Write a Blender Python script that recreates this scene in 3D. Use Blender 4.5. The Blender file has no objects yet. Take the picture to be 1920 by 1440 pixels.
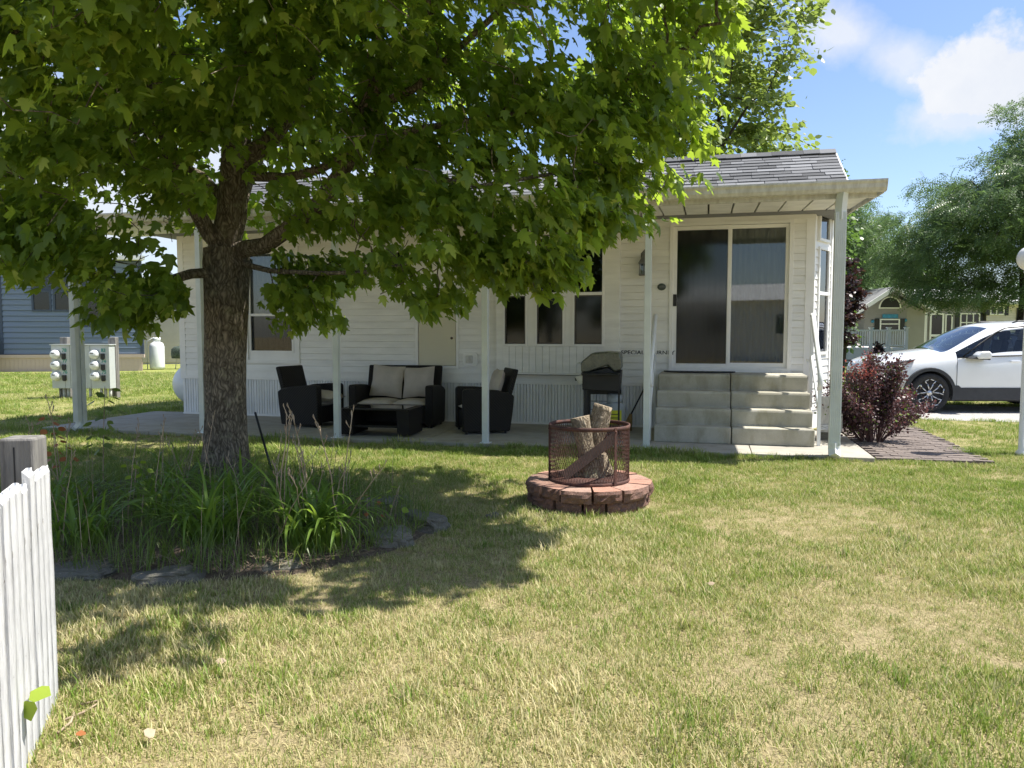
import bpy, math, random
import numpy as np
from mathutils import Vector, Matrix, noise as mnoise
R = math.radians
random.seed(7)
rng = np.random.default_rng(7)
scn = bpy.context.scene
COL = scn.collection

# ------------------------------------------------------------------ camera
CAM_H = 1.46
PITCH = math.atan(98 / 1442)
cam_data = bpy.data.cameras.new('camera')
cam_data.sensor_width = 36.0
cam_data.lens = 36 * 1442 / 1920
cam_data.clip_start = 0.05
cam_data.clip_end = 2000
cam = bpy.data.objects.new('camera', cam_data)
COL.objects.link(cam)
cam.location = (0, 0, CAM_H)
cam.rotation_euler = (R(90) - PITCH, 0, 0)
scn.camera = cam

# ------------------------------------------------------------------ sun, sky, exposure
SUN_AZ, SUN_EL = R(4.0), R(62.3)      # azimuth counted from +X towards +Y
sd = Vector((math.cos(SUN_AZ) * math.cos(SUN_EL), math.sin(SUN_AZ) * math.cos(SUN_EL), math.sin(SUN_EL)))
sun_data = bpy.data.lights.new('sun', 'SUN')
sun_data.energy = 3.6
sun_data.angle = R(0.53)
sun_data.color = (1.0, 0.955, 0.88)
sun = bpy.data.objects.new('sun', sun_data)
COL.objects.link(sun)
sun.rotation_euler = sd.to_track_quat('Z', 'Y').to_euler()
sun.location = (20, 0, 40)

world = bpy.data.worlds.new('World')
scn.world = world
world.use_nodes = True
wn, wl = world.node_tree.nodes, world.node_tree.links
wn.clear()
w_out = wn.new('ShaderNodeOutputWorld')
sky = wn.new('ShaderNodeTexSky')
sky.sky_type = 'NISHITA'
sky.sun_disc = False
sky.sun_elevation = SUN_EL
sky.sun_rotation = R(90) - SUN_AZ
sky.air_density = 1.0
sky.dust_density = .6
sky.ozone_density = 2.5
bg_sky = wn.new('ShaderNodeBackground')
bg_sky.inputs[1].default_value = 0.083
sky_tone = wn.new('ShaderNodeMixRGB')
sky_tone.blend_type = 'MULTIPLY'
sky_tone.inputs[0].default_value = 1
sky_tone.inputs[2].default_value = (.86, .86, .93, 1)
wl.new(sky.outputs[0], sky_tone.inputs[1])
wl.new(sky_tone.outputs[0], bg_sky.inputs[0])
bg_cl = wn.new('ShaderNodeBackground')
bg_cl.inputs[1].default_value = 0.36
wmix = wn.new('ShaderNodeMixShader')
wl.new(bg_sky.outputs[0], wmix.inputs[1])
wl.new(bg_cl.outputs[0], wmix.inputs[2])
wl.new(wmix.outputs[0], w_out.inputs[0])


def wmath(op, a, b=None, clamp=False):
    n = wn.new('ShaderNodeMath')
    n.operation = op
    n.use_clamp = clamp
    for i, v in enumerate((a, b)):
        if v is None:
            continue
        if isinstance(v, (int, float)):
            n.inputs[i].default_value = v
        else:
            wl.new(v, n.inputs[i])
    return n.outputs[0]


w_tc = wn.new('ShaderNodeTexCoord')


def wnoise(scale, detail, rough=0.55):
    n = wn.new('ShaderNodeTexNoise')
    n.inputs['Scale'].default_value = scale
    n.inputs['Detail'].default_value = detail
    n.inputs['Roughness'].default_value = rough
    wl.new(w_tc.outputs['Generated'], n.inputs['Vector'])
    return n.outputs[0]


def wblob(c, sx, sy, sz, rotz, noise, namp, soft, top):
    """a cloud round direction c: noisy ellipsoid in direction space"""
    m = wn.new('ShaderNodeMapping')
    m.vector_type = 'TEXTURE'
    c = Vector(c).normalized()
    m.inputs['Location'].default_value = c
    m.inputs['Rotation'].default_value = rotz
    m.inputs['Scale'].default_value = (sx, sy, sz)
    wl.new(w_tc.outputs['Generated'], m.inputs[0])
    ln = wn.new('ShaderNodeVectorMath')
    ln.operation = 'LENGTH'
    wl.new(m.outputs[0], ln.inputs[0])
    d = wmath('SUBTRACT', 1.0, ln.outputs['Value'])
    d = wmath('ADD', d, wmath('MULTIPLY', wmath('SUBTRACT', noise, 0.5), namp))
    return wmath('MULTIPLY', wmath('DIVIDE', d, soft, True), top)


nz_soft = wnoise(9, 6, 0.6)
nz_puff = wnoise(16, 9, 0.58)
nz_gen = wnoise(2.3, 7, 0.6)
def pdir(px, py):
    a, b = (px - 960) / 1442, (720 - py) / 1442
    return (a, math.cos(PITCH) + b * math.sin(PITCH), -math.sin(PITCH) + b * math.cos(PITCH))
cl_a = wblob(pdir(1570, 62), .075, .09, .036, (0, R(28), 0), nz_soft, 2.0, .75, .8)
cl_a2 = wblob(pdir(1680, 112), .07, .09, .034, (0, R(24), 0), nz_soft, 2.0, .75, .75)
cl_b = wblob(pdir(1880, 150), .085, .12, .058, (0, 0, 0), nz_puff, 1.9, .3, .97)
cl_b2 = wblob(pdir(1840, 215), .10, .14, .035, (0, 0, 0), nz_puff, 1.6, .5, .75)
cl_c = wblob(pdir(120, 330), .55, .5, .16, (0, 0, 0), nz_soft, 1.3, .6, .8)
gen = wmath('MULTIPLY', wmath('SUBTRACT', nz_gen, .50), 5.0, True)
msk = cl_a
for q in (cl_a2, cl_b, cl_b2, cl_c):
    msk = wmath('MAXIMUM', msk, q)
# clouds added out of view, thickened for fill light; this quarter stays clear
sepw = wn.new('ShaderNodeSeparateXYZ')
wl.new(w_tc.outputs['Generated'], sepw.inputs[0])
front = wmath('MULTIPLY', wmath('SUBTRACT', .35, sepw.outputs[1]), 3.0, True)
msk = wmath('MAXIMUM', msk, wmath('MULTIPLY', gen, front))
wl.new(msk, wmix.inputs[0])
cr = wn.new('ShaderNodeMixRGB')
cr.inputs[1].default_value = (.80, .86, .98, 1)
cr.inputs[2].default_value = (1.1, 1.1, 1.1, 1)
wl.new(nz_puff, cr.inputs[0])
wl.new(cr.outputs[0], bg_cl.inputs[0])

scn.view_settings.view_transform = 'Standard'
scn.view_settings.look = 'None'
scn.view_settings.gamma = 1
scn.view_settings.exposure = 1.38
scn.view_settings.use_curve_mapping = False
scn.render.engine = 'CYCLES'
scn.cycles.max_bounces = 7
scn.cycles.diffuse_bounces = 5
scn.cycles.glossy_bounces = 3
scn.cycles.transmission_bounces = 4
scn.cycles.transparent_max_bounces = 12
scn.cycles.sample_clamp_indirect = 6

# ------------------------------------------------------------------ helpers
def P(px, py, Y):
    """world point seen at photo pixel (px,py) at distance Y"""
    a, b = (px - 960) / 1442, (720 - py) / 1442
    dy = math.cos(PITCH) + b * math.sin(PITCH)
    dz = -math.sin(PITCH) + b * math.cos(PITCH)
    t = Y / dy
    return Vector((a * t, Y, CAM_H + dz * t))


def G(px, py, z=0.0):
    a, b = (px - 960) / 1442, (720 - py) / 1442
    dy = math.cos(PITCH) + b * math.sin(PITCH)
    dz = -math.sin(PITCH) + b * math.cos(PITCH)
    t = (z - CAM_H) / dz
    return Vector((a * t, dy * t, z))


class MB:
    def __init__(s):
        s.v, s.f, s.m, s.sm = [], [], [], []

    def face(s, idx, m=0, sm=False):
        s.f.append(tuple(idx)); s.m.append(m); s.sm.append(sm)

    def add(s, verts, faces, m=0, sm=False, M=None):
        o = len(s.v)
        s.v += [tuple(M @ Vector(q)) if M else tuple(q) for q in verts]
        for fc in faces:
            s.face([i + o for i in fc], m, sm)
        return s

    def box(s, x0, x1, y0, y1, z0, z1, m=0, M=None):
        v = [(x0, y0, z0), (x1, y0, z0), (x1, y1, z0), (x0, y1, z0), (x0, y0, z1), (x1, y0, z1), (x1, y1, z1), (x0, y1, z1)]
        return s.add(v, [(0, 3, 2, 1), (4, 5, 6, 7), (0, 1, 5, 4), (1, 2, 6, 5), (2, 3, 7, 6), (3, 0, 4, 7)], m, False, M)

    def prism(s, poly, a0, a1, axis='x', m=0, M=None):
        """poly: 2D points in the two other axes (order y,z / x,z / x,y)"""
        n = len(poly)
        def mk(a, p):
            return {'x': (a, p[0], p[1]), 'y': (p[0], a, p[1]), 'z': (p[0], p[1], a)}[axis]
        v = [mk(a0, p) for p in poly] + [mk(a1, p) for p in poly]
        fs = [tuple(range(n))[::-1], tuple(range(n, 2 * n))]
        for i in range(n):
            j = (i + 1) % n
            fs.append((i, j, n + j, n + i))
        return s.add(v, fs, m, False, M)

    def tube(s, pts, rad, n=8, m=0, sm=True, cap=True, M=None):
        pts = [Vector(p) for p in pts]
        k = len(pts)
        if isinstance(rad, (int, float)):
            rad = [rad] * k
        o = len(s.v)
        t0 = (pts[1] - pts[0]).normalized()
        ref = Vector((0, 0, 1)) if abs(t0.z) < .9 else Vector((1, 0, 0))
        nx = t0.cross(ref).normalized()
        for i in range(k):
            t = (pts[min(i + 1, k - 1)] - pts[max(i - 1, 0)])
            if t.length < 1e-9:
                t = t0
            t.normalize()
            nx = (nx - t * nx.dot(t))
            if nx.length < 1e-6:
                nx = t.orthogonal()
            nx.normalize()
            ny = t.cross(nx)
            for j in range(n):
                a = 2 * math.pi * j / n
                q = pts[i] + (nx * math.cos(a) + ny * math.sin(a)) * rad[i]
                if M: q = M @ q
                s.v.append(tuple(q))
        for i in range(k - 1):
            for j in range(n):
                jj = (j + 1) % n
                s.face((o + i * n + j, o + i * n + jj, o + (i + 1) * n + jj, o + (i + 1) * n + j), m, sm)
        if cap:
            s.face([o + j for j in range(n)][::-1], m, False)
            s.face([o + (k - 1) * n + j for j in range(n)], m, False)
        return s

    def lathe(s, prof, n=24, m=0, sm=True, M=None, closed=False):
        o = len(s.v)
        k = len(prof)
        for (r, z) in prof:
            for j in range(n):
                a = 2 * math.pi * j / n
                q = Vector((r * math.cos(a), r * math.sin(a), z))
                if M: q = M @ q
                s.v.append(tuple(q))
        kk = k if closed else k - 1
        for i in range(kk):
            i2 = (i + 1) % k
            for j in range(n):
                jj = (j + 1) % n
                s.face((o + i * n + j, o + i * n + jj, o + i2 * n + jj, o + i2 * n + j), m, sm)
        if not closed:
            if prof[0][0] > 1e-4: s.face([o + j for j in range(n)][::-1], m)
            if prof[-1][0] > 1e-4: s.face([o + (k - 1) * n + j for j in range(n)], m)
        return s

    def mesh(s, name, mats=None):
        me = bpy.data.meshes.new(name)
        me.from_pydata(s.v, [], s.f)
        for m in (mats or []):
            me.materials.append(m)
        me.polygons.foreach_set('material_index', s.m)
        me.polygons.foreach_set('use_smooth', s.sm)
        me.update()
        return me


def link(name, data, parent=None, loc=None, rot=None, scale=None, bevel=0, segs=2):
    o = bpy.data.objects.new(name, data)
    COL.objects.link(o)
    if parent: o.parent = parent
    if loc is not None: o.location = loc
    if rot is not None: o.rotation_euler = rot
    if scale is not None: o.scale = scale
    if bevel:
        b = o.modifiers.new('bevel', 'BEVEL')
        b.width = bevel; b.segments = segs; b.limit_method = 'ANGLE'; b.angle_limit = R(35)
    return o


def obj(name, mb, mats, parent=None, **k):
    if not isinstance(mats, (list, tuple)): mats = [mats]
    return link(name, mb.mesh(name, mats), parent, **k)


def tag(o, label, cat, group=None, kind=None):
    if label: o['label'] = label
    if cat: o['category'] = cat
    if group: o['group'] = group
    if kind: o['kind'] = kind
    return o


def thing(name, label, cat, loc=(0, 0, 0), rz=0, group=None):
    o = bpy.data.objects.new(name, None)
    o.empty_display_size = .1
    COL.objects.link(o)
    o.location = loc
    o.rotation_euler = (0, 0, rz)
    return tag(o, label, cat, group)


def struct(name, mb, mats, **k):
    o = obj(name, mb, mats, **k)
    o['kind'] = 'structure'
    return o


def copy_tree(o, parent=None, **props):
    c = o.copy()
    COL.objects.link(c)
    c.parent = parent
    for k, v in props.items(): c[k] = v
    for ch in list(o.children):
        copy_tree(ch, c)
    return c


def text_mesh(s, size, ext=.002, name='lettering', align='LEFT', bold=0.0):
    cu = bpy.data.curves.new(name, 'FONT')
    cu.body = s; cu.size = size; cu.extrude = ext; cu.align_x = align; cu.offset = bold
    cu.resolution_u = 3
    to = bpy.data.objects.new('tmp', cu)
    COL.objects.link(to)
    dg = bpy.context.evaluated_depsgraph_get()
    me = bpy.data.meshes.new_from_object(to.evaluated_get(dg))
    bpy.data.objects.remove(to)
    bpy.data.curves.remove(cu)
    return me


# ------------------------------------------------------------------ materials
class NT:
    def __init__(s, name):
        s.mat = bpy.data.materials.new(name)
        s.mat.use_nodes = True
        s.t = s.mat.node_tree
        s.n, s.l = s.t.nodes, s.t.links
        s.b = s.n['Principled BSDF']
        s.out = s.n['Material Output']
        s.tc = s.n.new('ShaderNodeTexCoord')
        s.geo = s.n.new('ShaderNodeNewGeometry')

    def put(s, sock, v):
        if isinstance(v, (int, float)): sock.default_value = v
        elif isinstance(v, (tuple, list)): sock.default_value = tuple(v) + ((1,) if len(v) == 3 and len(sock.default_value) == 4 else ())
        else: s.l.new(v, sock)

    def noise(s, scale, detail=4, rough=.55, vec=None, stretch=None, dist=0):
        n = s.n.new('ShaderNodeTexNoise')
        n.inputs['Scale'].default_value = scale
        n.inputs['Detail'].default_value = detail
        n.inputs['Roughness'].default_value = rough
        n.inputs['Distortion'].default_value = dist
        vec = vec or s.tc.outputs['Object']
        if stretch:
            m = s.n.new('ShaderNodeMapping')
            m.inputs['Scale'].default_value = stretch
            s.l.new(vec, m.inputs[0]); vec = m.outputs[0]
        s.l.new(vec, n.inputs['Vector'])
        return n.outputs[0]

    def mix(s, f, a, b, mode='MIX'):
        n = s.n.new('ShaderNodeMixRGB')
        n.blend_type = mode
        s.put(n.inputs[0], f); s.put(n.inputs[1], a); s.put(n.inputs[2], b)
        return n.outputs[0]

    def math(s, op, a, b=0.0, clamp=False):
        n = s.n.new('ShaderNodeMath')
        n.operation = op; n.use_clamp = clamp
        s.put(n.inputs[0], a); s.put(n.inputs[1], b)
        return n.outputs[0]

    def rng(s, v, a, b, c=0.0, d=1.0):
        n = s.n.new('ShaderNodeMapRange')
        s.put(n.inputs[0], v)
        for i, q in enumerate((a, b, c, d)): n.inputs[i + 1].default_value = q
        return n.outputs[0]

    def attr(s, name):
        n = s.n.new('ShaderNodeAttribute')
        n.attribute_name = name
        return n

    def bump(s, h, strength=.3, dist=.01):
        n = s.n.new('ShaderNodeBump')
        n.inputs['Strength'].default_value = strength
        n.inputs['Distance'].default_value = dist
        s.l.new(h, n.inputs['Height'])
        s.l.new(n.outputs[0], s.b.inputs['Normal'])
        return n.outputs[0]

    def orand(s):
        return s.n.new('ShaderNodeObjectInfo').outputs['Random']


def plain(name, col, rough=.5, var=.12, nscale=6, bump=0, bscale=60, metal=0, spec=.5, col2=None, stretch=None, orand=0, coord='Object'):
    t = NT(name)
    vec = t.tc.outputs['Object'] if coord == 'Object' else t.geo.outputs['Position']
    nz = t.noise(nscale, 5, .6, vec=vec, stretch=stretch)
    c2 = col2 or tuple(q * (1 - var * 1.6) for q in col)
    c = t.mix(t.rng(nz, .35, .68), col, c2)
    if orand:
        o = t.rng(t.orand(), 0, 1, 1 - orand, 1 + orand)
        c = t.mix(1.0, c, t.n.new('ShaderNodeCombineXYZ').outputs[0], 'MULTIPLY') if False else t.mix(1.0, c, o, 'MULTIPLY')
    t.put(t.b.inputs['Base Color'], c)
    rr = t.rng(t.noise(nscale * 2.3, 3, vec=vec), .3, .7, max(0, rough - .07), min(1, rough + .08))
    t.put(t.b.inputs['Roughness'], rr)
    t.b.inputs['Metallic'].default_value = metal
    t.b.inputs['Specular IOR Level'].default_value = spec
    if bump:
        t.bump(t.noise(bscale, 5, .6, vec=vec, stretch=stretch), bump, .01)
    return t.mat


def glass(name, tint=(.55, .6, .6), refl=.10, rough=.02):
    t = NT(name)
    tr = t.n.new('ShaderNodeBsdfTransparent'); tr.inputs[0].default_value = tint + (1,)
    gl = t.n.new('ShaderNodeBsdfGlossy'); gl.inputs['Roughness'].default_value = rough
    gl.inputs[0].default_value = (1, 1, 1, 1)
    fr = t.n.new('ShaderNodeFresnel'); fr.inputs[0].default_value = 1.5
    f = t.math('ADD', t.math('MULTIPLY', fr.outputs[0], 1.2), refl - .04, True)
    m = t.n.new('ShaderNodeMixShader')
    t.l.new(f, m.inputs[0]); t.l.new(tr.outputs[0], m.inputs[1]); t.l.new(gl.outputs[0], m.inputs[2])
    t.l.new(m.outputs[0], t.out.inputs[0])
    return t.mat


M = {}
M['siding'] = plain('white_vinyl_siding', (.87, .865, .83), .45, .085, 1.7, .05, 30, stretch=(1, 1, 6), coord='P', orand=.02)
M['trim'] = plain('white_trim', (.87, .865, .84), .4, .05, 3)
M['white_metal'] = plain('white_painted_metal', (.78, .80, .80), .35, .06, 4)
M['post_metal'] = plain('post_metal', (.66, .70, .69), .4, .08, 5)
M['skirt'] = plain('white_skirting', (.84, .845, .84), .45, .08, 2.5, coord='P', orand=.03)
M['gutter'] = plain('aged_white_gutter', (.62, .62, .58), .4, .14, 7, col2=(.44, .43, .39), stretch=(3, 1, 1))
M['soffit'] = plain('ribbed_white_soffit', (.86, .855, .83), .5, .12, 4)
M['dark_gap'] = plain('dark_gap', (.03, .03, .03), .9)
M['cream'] = plain('cream_service_panel', (.66, .62, .47), .4, .04, 2)
M['inside'] = plain('dark_interior', (.035, .035, .037), .9)
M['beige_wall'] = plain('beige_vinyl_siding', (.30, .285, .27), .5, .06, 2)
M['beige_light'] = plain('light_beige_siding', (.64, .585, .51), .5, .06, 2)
M['blind'] = plain('window_blind', (.16, .165, .16), .7, .05)
M['curtain'] = plain('vertical_curtain', (.72, .74, .72), .85, .1, 5, stretch=(6, 6, .4))
M['curtain_dark'] = plain('grey_curtain', (.17, .17, .18), .85, .1, 5)
M['pane'] = glass('window_glass', (.60, .63, .63), .055)
M['car_side_glass'] = glass('car_side_glass', (.75, .8, .78), .04)
M['pane_screen'] = glass('screened_glass', (.50, .52, .50), .025, .10)
M['pane_dark'] = glass('dark_window_glass', (.5, .52, .53), .03)
M['black'] = plain('black_metal', (.012, .012, .013), .45)
M['black_rubber'] = plain('black_rubber', (.02, .02, .021), .8, .2, 30, .2, 200)
M['bronze'] = plain('dark_screen_frame', (.09, .08, .07), .5)


def mat_concrete(name, a, b, stain=(.22, .20, .13)):
    t = NT(name)
    ps = t.geo.outputs['Position']
    c = t.mix(t.rng(t.noise(2.2, 6, .65, vec=ps), .35, .65), a, b)
    c = t.mix(t.rng(t.noise(5, 5, .6, vec=ps, stretch=(1, 1, .35)), .48, .75, 0, .75), c, stain)
    c = t.mix(t.rng(t.noise(160, 2, .5, vec=ps), .3, .75, 0, .35), c, (.2, .19, .17))
    t.put(t.b.inputs['Base Color'], c)
    t.b.inputs['Roughness'].default_value = .88
    t.b.inputs['Specular IOR Level'].default_value = .25
    t.bump(t.noise(90, 6, .7, vec=ps), .35, .006)
    return t.mat


M['concrete'] = mat_concrete('patio_concrete', (.45, .42, .36), (.36, .34, .29), (.30, .27, .22))
M['step_concrete'] = mat_concrete('precast_step_concrete', (.52, .50, .43), (.38, .36, .28), (.22, .20, .11))


def mat_shingle(name, base=(.063, .064, .066)):
    t = NT(name)
    r = t.orand()
    c = t.mix(t.rng(t.math('POWER', r, 1.5), 0, 1), tuple(q * .7 for q in base), tuple(q * 3.6 for q in base))
    sp = t.noise(330, 2, .7, vec=t.geo.outputs['Position'])
    c = t.mix(t.rng(sp, .3, .75, 0, .35), c, (.19, .195, .205))
    t.put(t.b.inputs['Base Color'], c)
    t.b.inputs['Roughness'].default_value = .92
    t.bump(sp, .4, .004)
    return t.mat


M['shingle'] = mat_shingle('asphalt_shingle')


def mat_wicker():
    t = NT('dark_wicker')
    vec = t.tc.outputs['Object']
    w1 = t.n.new('ShaderNodeTexWave'); w1.bands_direction = 'Z'; w1.inputs['Scale'].default_value = 22
    w1.inputs['Distortion'].default_value = .4
    w2 = t.n.new('ShaderNodeTexWave'); w2.bands_direction = 'DIAGONAL'; w2.inputs['Scale'].default_value = 15
    for w in (w1, w2): t.l.new(vec, w.inputs[0])
    h = t.math('MULTIPLY', w1.outputs[1], w2.outputs[1])
    c = t.mix(h, (.006, .005, .0045), (.040, .034, .029))  # highlights on the weave painted into the base colour, gaps darker
    t.put(t.b.inputs['Base Color'], c)
    t.b.inputs['Roughness'].default_value = .6
    t.b.inputs['Specular IOR Level'].default_value = .3
    t.bump(h, .7, .006)
    return t.mat


M['wicker'] = mat_wicker()


def mat_fabric(name, a, b):
    t = NT(name)
    c = t.mix(t.rng(t.noise(5, 4), .35, .7), a, b)
    t.put(t.b.inputs['Base Color'], c)
    t.b.inputs['Roughness'].default_value = .95
    t.b.inputs['Specular IOR Level'].default_value = .15
    t.bump(t.noise(14, 5, .6), .35, .02)
    return t.mat


M['cushion'] = mat_fabric('beige_cushion_fabric', (.52, .46, .40), (.43, .385, .33))


def mat_bark(name, a=(.085, .07, .052), b=(.022, .018, .014), lich=(.16, .165, .10), sc=1.0):
    t = NT(name)
    ps = t.tc.outputs['Object']
    v = t.n.new('ShaderNodeTexVoronoi')
    v.feature = 'DISTANCE_TO_EDGE'
    v.inputs['Scale'].default_value = 1.0
    mp = t.n.new('ShaderNodeMapping'); mp.inputs['Scale'].default_value = (36 * sc, 36 * sc, 6.5 * sc)
    dn = t.n.new('ShaderNodeTexNoise'); dn.inputs['Scale'].default_value = 5
    t.l.new(ps, dn.inputs[0])
    vm = t.n.new('ShaderNodeVectorMath'); vm.operation = 'ADD'
    sc_ = t.n.new('ShaderNodeVectorMath'); sc_.operation = 'SCALE'; sc_.inputs[3].default_value = .2
    t.l.new(dn.outputs['Color'], sc_.inputs[0]); t.l.new(ps, vm.inputs[0]); t.l.new(sc_.outputs[0], vm.inputs[1])
    t.l.new(vm.outputs[0], mp.inputs[0]); t.l.new(mp.outputs[0], v.inputs['Vector'])
    crack = t.rng(v.outputs['Distance'], 0, .42)
    fine = t.noise(30 * sc, 5, .65, stretch=(1, 1, .25))
    hgt = t.math('ADD', t.math('MULTIPLY', crack, .55), t.math('MULTIPLY', fine, .75))
    c = t.mix(t.rng(hgt, .3, 1.0), b, a)
    c = t.mix(t.rng(t.noise(7, 5, .65), .58, .72, 0, .55), c, lich)
    t.put(t.b.inputs['Base Color'], c)
    t.b.inputs['Roughness'].default_value = .95
    t.b.inputs['Specular IOR Level'].default_value = .15
    t.bump(hgt, .7, .02)
    return t.mat


M['bark'] = mat_bark('maple_bark', (.36, .31, .235), (.06, .05, .038), (.38, .38, .24))
M['bark_far'] = mat_bark('far_bark', (.10, .085, .07))
M['log_bark'] = mat_bark('log_bark', (.46, .385, .28), (.12, .09, .06), (.44, .44, .24), 1.6)


def mat_leaf(name, dark, light, trans, tfac=.45, hue_noise=1.2, spec=.4, rough=.42, second=None):
    t = NT(name)
    r = t.attr('tint').outputs['Fac']
    c = t.mix(r, dark, light)
    nz = t.rng(t.noise(hue_noise, 3, .5, vec=t.geo.outputs['Position']), .35, .65)
    c = t.mix(t.math('MULTIPLY', nz, .45), c, light)
    if second:
        c = t.mix(t.rng(r, .925, .94), c, second)
    tcol = t.mix(r, trans, tuple(min(1, q * 1.35) for q in trans))
    if second:
        tcol = t.mix(t.rng(r, .925, .94), tcol, tuple(q * 1.4 for q in second))
    t.put(t.b.inputs['Base Color'], c)
    t.b.inputs['Roughness'].default_value = rough
    t.b.inputs['Specular IOR Level'].default_value = spec
    tr = t.n.new('ShaderNodeBsdfTranslucent')
    t.l.new(tcol, tr.inputs[0])
    m = t.n.new('ShaderNodeMixShader'); m.inputs[0].default_value = tfac
    t.l.new(t.b.outputs[0], m.inputs[1]); t.l.new(tr.outputs[0], m.inputs[2])
    t.l.new(m.outputs[0], t.out.inputs[0])
    return t.mat


M['maple_leaf'] = mat_leaf('maple_leaf', (.048, .098, .018), (.13, .20, .032), (.36, .49, .045), .50, second=(.36, .44, .08))
M['poplar_leaf'] = mat_leaf('poplar_leaf', (.085, .13, .035), (.19, .235, .07), (.32, .42, .08), .38)
M['locust_leaf'] = mat_leaf('locust_leaf', (.04, .085, .034), (.125, .19, .075), (.17, .27, .08), .32)
M['oak_leaf'] = mat_leaf('mid_green_leaf', (.055, .11, .03), (.12, .19, .05), (.16, .28, .05), .34)
M['purple_leaf'] = mat_leaf('purple_leaf', (.03, .018, .02), (.065, .036, .036), (.09, .035, .03), .2)
M['barberry_leaf'] = mat_leaf('barberry_leaf', (.05, .028, .032), (.15, .088, .092), (.17, .06, .06), .22, second=(.14, .22, .03))
M['barberry_red'] = mat_leaf('barberry_red_tips', (.20, .05, .045), (.36, .12, .10), (.42, .10, .07), .3)
M['lily_leaf'] = mat_leaf('daylily_leaf', (.07, .14, .02), (.17, .27, .045), (.28, .42, .05), .38, 4)
M['weed_leaf'] = mat_leaf('weed_leaf', (.07, .12, .025), (.17, .23, .055), (.24, .34, .06), .35, 4)
M['yellow_leaf'] = mat_leaf('young_yellow_leaf', (.20, .30, .03), (.30, .40, .05), (.38, .52, .05), .4, 4)
M['rust_leaf'] = mat_leaf('rust_leaf', (.30, .10, .04), (.42, .17, .07), (.5, .18, .06), .3, 4)
M['stalk'] = plain('dry_stalk', (.40, .32, .22), .8, .3, 12, col2=(.24, .17, .11))


def mat_grass():
    t = NT('lawn_grass_blades')
    ps = t.geo.outputs['Position']
    tint = t.attr('tint').outputs['Fac']       # per blade
    inst = t.orand()
    n1 = t.noise(.55, 3, .5, vec=ps)
    n2 = t.noise(2.6, 4, .6, vec=ps)
    sep = t.n.new('ShaderNodeSeparateXYZ')
    t.l.new(ps, sep.inputs[0])
    far = t.rng(sep.outputs[1], 4.0, 9.5, .16, -.12)
    dry = t.math('ADD', t.math('MULTIPLY', n1, .9), t.math('MULTIPLY', n2, .8))
    dry = t.math('ADD', t.math('ADD', dry, far), t.math('MULTIPLY', t.math('SUBTRACT', inst, .5), .25))
    thr = t.math('SUBTRACT', dry, t.math('MULTIPLY', tint, .85))
    f = t.rng(thr, .28, .52)
    green = t.mix(inst, (.13, .225, .028), (.34, .39, .08))
    straw = t.mix(tint, (.47, .39, .19), (.70, .62, .36))
    c = t.mix(f, green, straw)
    t.put(t.b.inputs['Base Color'], c)
    t.b.inputs['Roughness'].default_value = .55
    t.b.inputs['Specular IOR Level'].default_value = .35
    tr = t.n.new('ShaderNodeBsdfTranslucent')
    t.l.new(t.mix(.5, c, (.25, .42, .04)), tr.inputs[0])
    m = t.n.new('ShaderNodeMixShader'); m.inputs[0].default_value = .28
    t.l.new(t.b.outputs[0], m.inputs[1]); t.l.new(tr.outputs[0], m.inputs[2])
    t.l.new(m.outputs[0], t.out.inputs[0])
    return t.mat


M['grass'] = mat_grass()


def mat_ground():
    t = NT('lawn_ground')
    ps = t.geo.outputs['Position']
    sep = t.n.new('ShaderNodeSeparateXYZ'); t.l.new(ps, sep.inputs[0])
    far = t.rng(sep.outputs[1], 5, 22)
    fine = t.noise(55, 5, .7, vec=ps, stretch=(1, .5, 1))
    near = t.mix(t.rng(fine, .3, .7), (.17, .14, .07), (.46, .38, .22))
    g = t.mix(t.rng(t.noise(9, 5, .7, vec=ps), .35, .65), (.17, .21, .045), (.31, .33, .10))
    g = t.mix(t.rng(t.noise(.8, 4, .6, vec=ps), .45, .7, 0, .5), g, (.36, .34, .13))
    c = t.mix(far, near, g)
    t.put(t.b.inputs['Base Color'], c)
    t.b.inputs['Roughness'].default_value = .95
    t.b.inputs['Specular IOR Level'].default_value = .1
    t.bump(fine, .8, .03)
    return t.mat


M['ground'] = mat_ground()


def mat_soil():
    t = NT('bed_soil')
    ps = t.geo.outputs['Position']
    n = t.noise(28, 6, .75, vec=ps)
    c = t.mix(t.rng(n, .35, .7), (.07, .05, .034), (.25, .19, .13))
    t.put(t.b.inputs['Base Color'], c)
    t.b.inputs['Roughness'].default_value = .97
    t.bump(n, 1, .03)
    return t.mat


M['soil'] = mat_soil()


def mat_gravel():
    t = NT('driveway_gravel')
    ps = t.geo.outputs['Position']
    v = t.n.new('ShaderNodeTexVoronoi'); v.inputs['Scale'].default_value = 45
    t.l.new(ps, v.inputs['Vector'])
    c = t.mix(v.outputs['Color'], (.28, .27, .25), (.52, .50, .47))
    t.put(t.b.inputs['Base Color'], c)
    t.b.inputs['Roughness'].default_value = .95
    t.bump(v.outputs['Distance'], .8, .02)
    return t.mat


M['gravel'] = mat_gravel()


def mat_brick(name, a, b, dark):
    t = NT(name)
    ps = t.geo.outputs['Position']
    c = t.mix(t.orand(), a, b)
    c = t.mix(t.rng(t.noise(18, 6, .7, vec=ps), .42, .72, 0, .8), c, dark)
    c = t.mix(t.rng(t.noise(120, 3, .7, vec=ps), .55, .8, 0, .5), c, (.5, .45, .4))
    t.put(t.b.inputs['Base Color'], c)
    t.b.inputs['Roughness'].default_value = .92
    t.bump(t.noise(45, 6, .75, vec=ps), .8, .015)
    return t.mat


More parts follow.
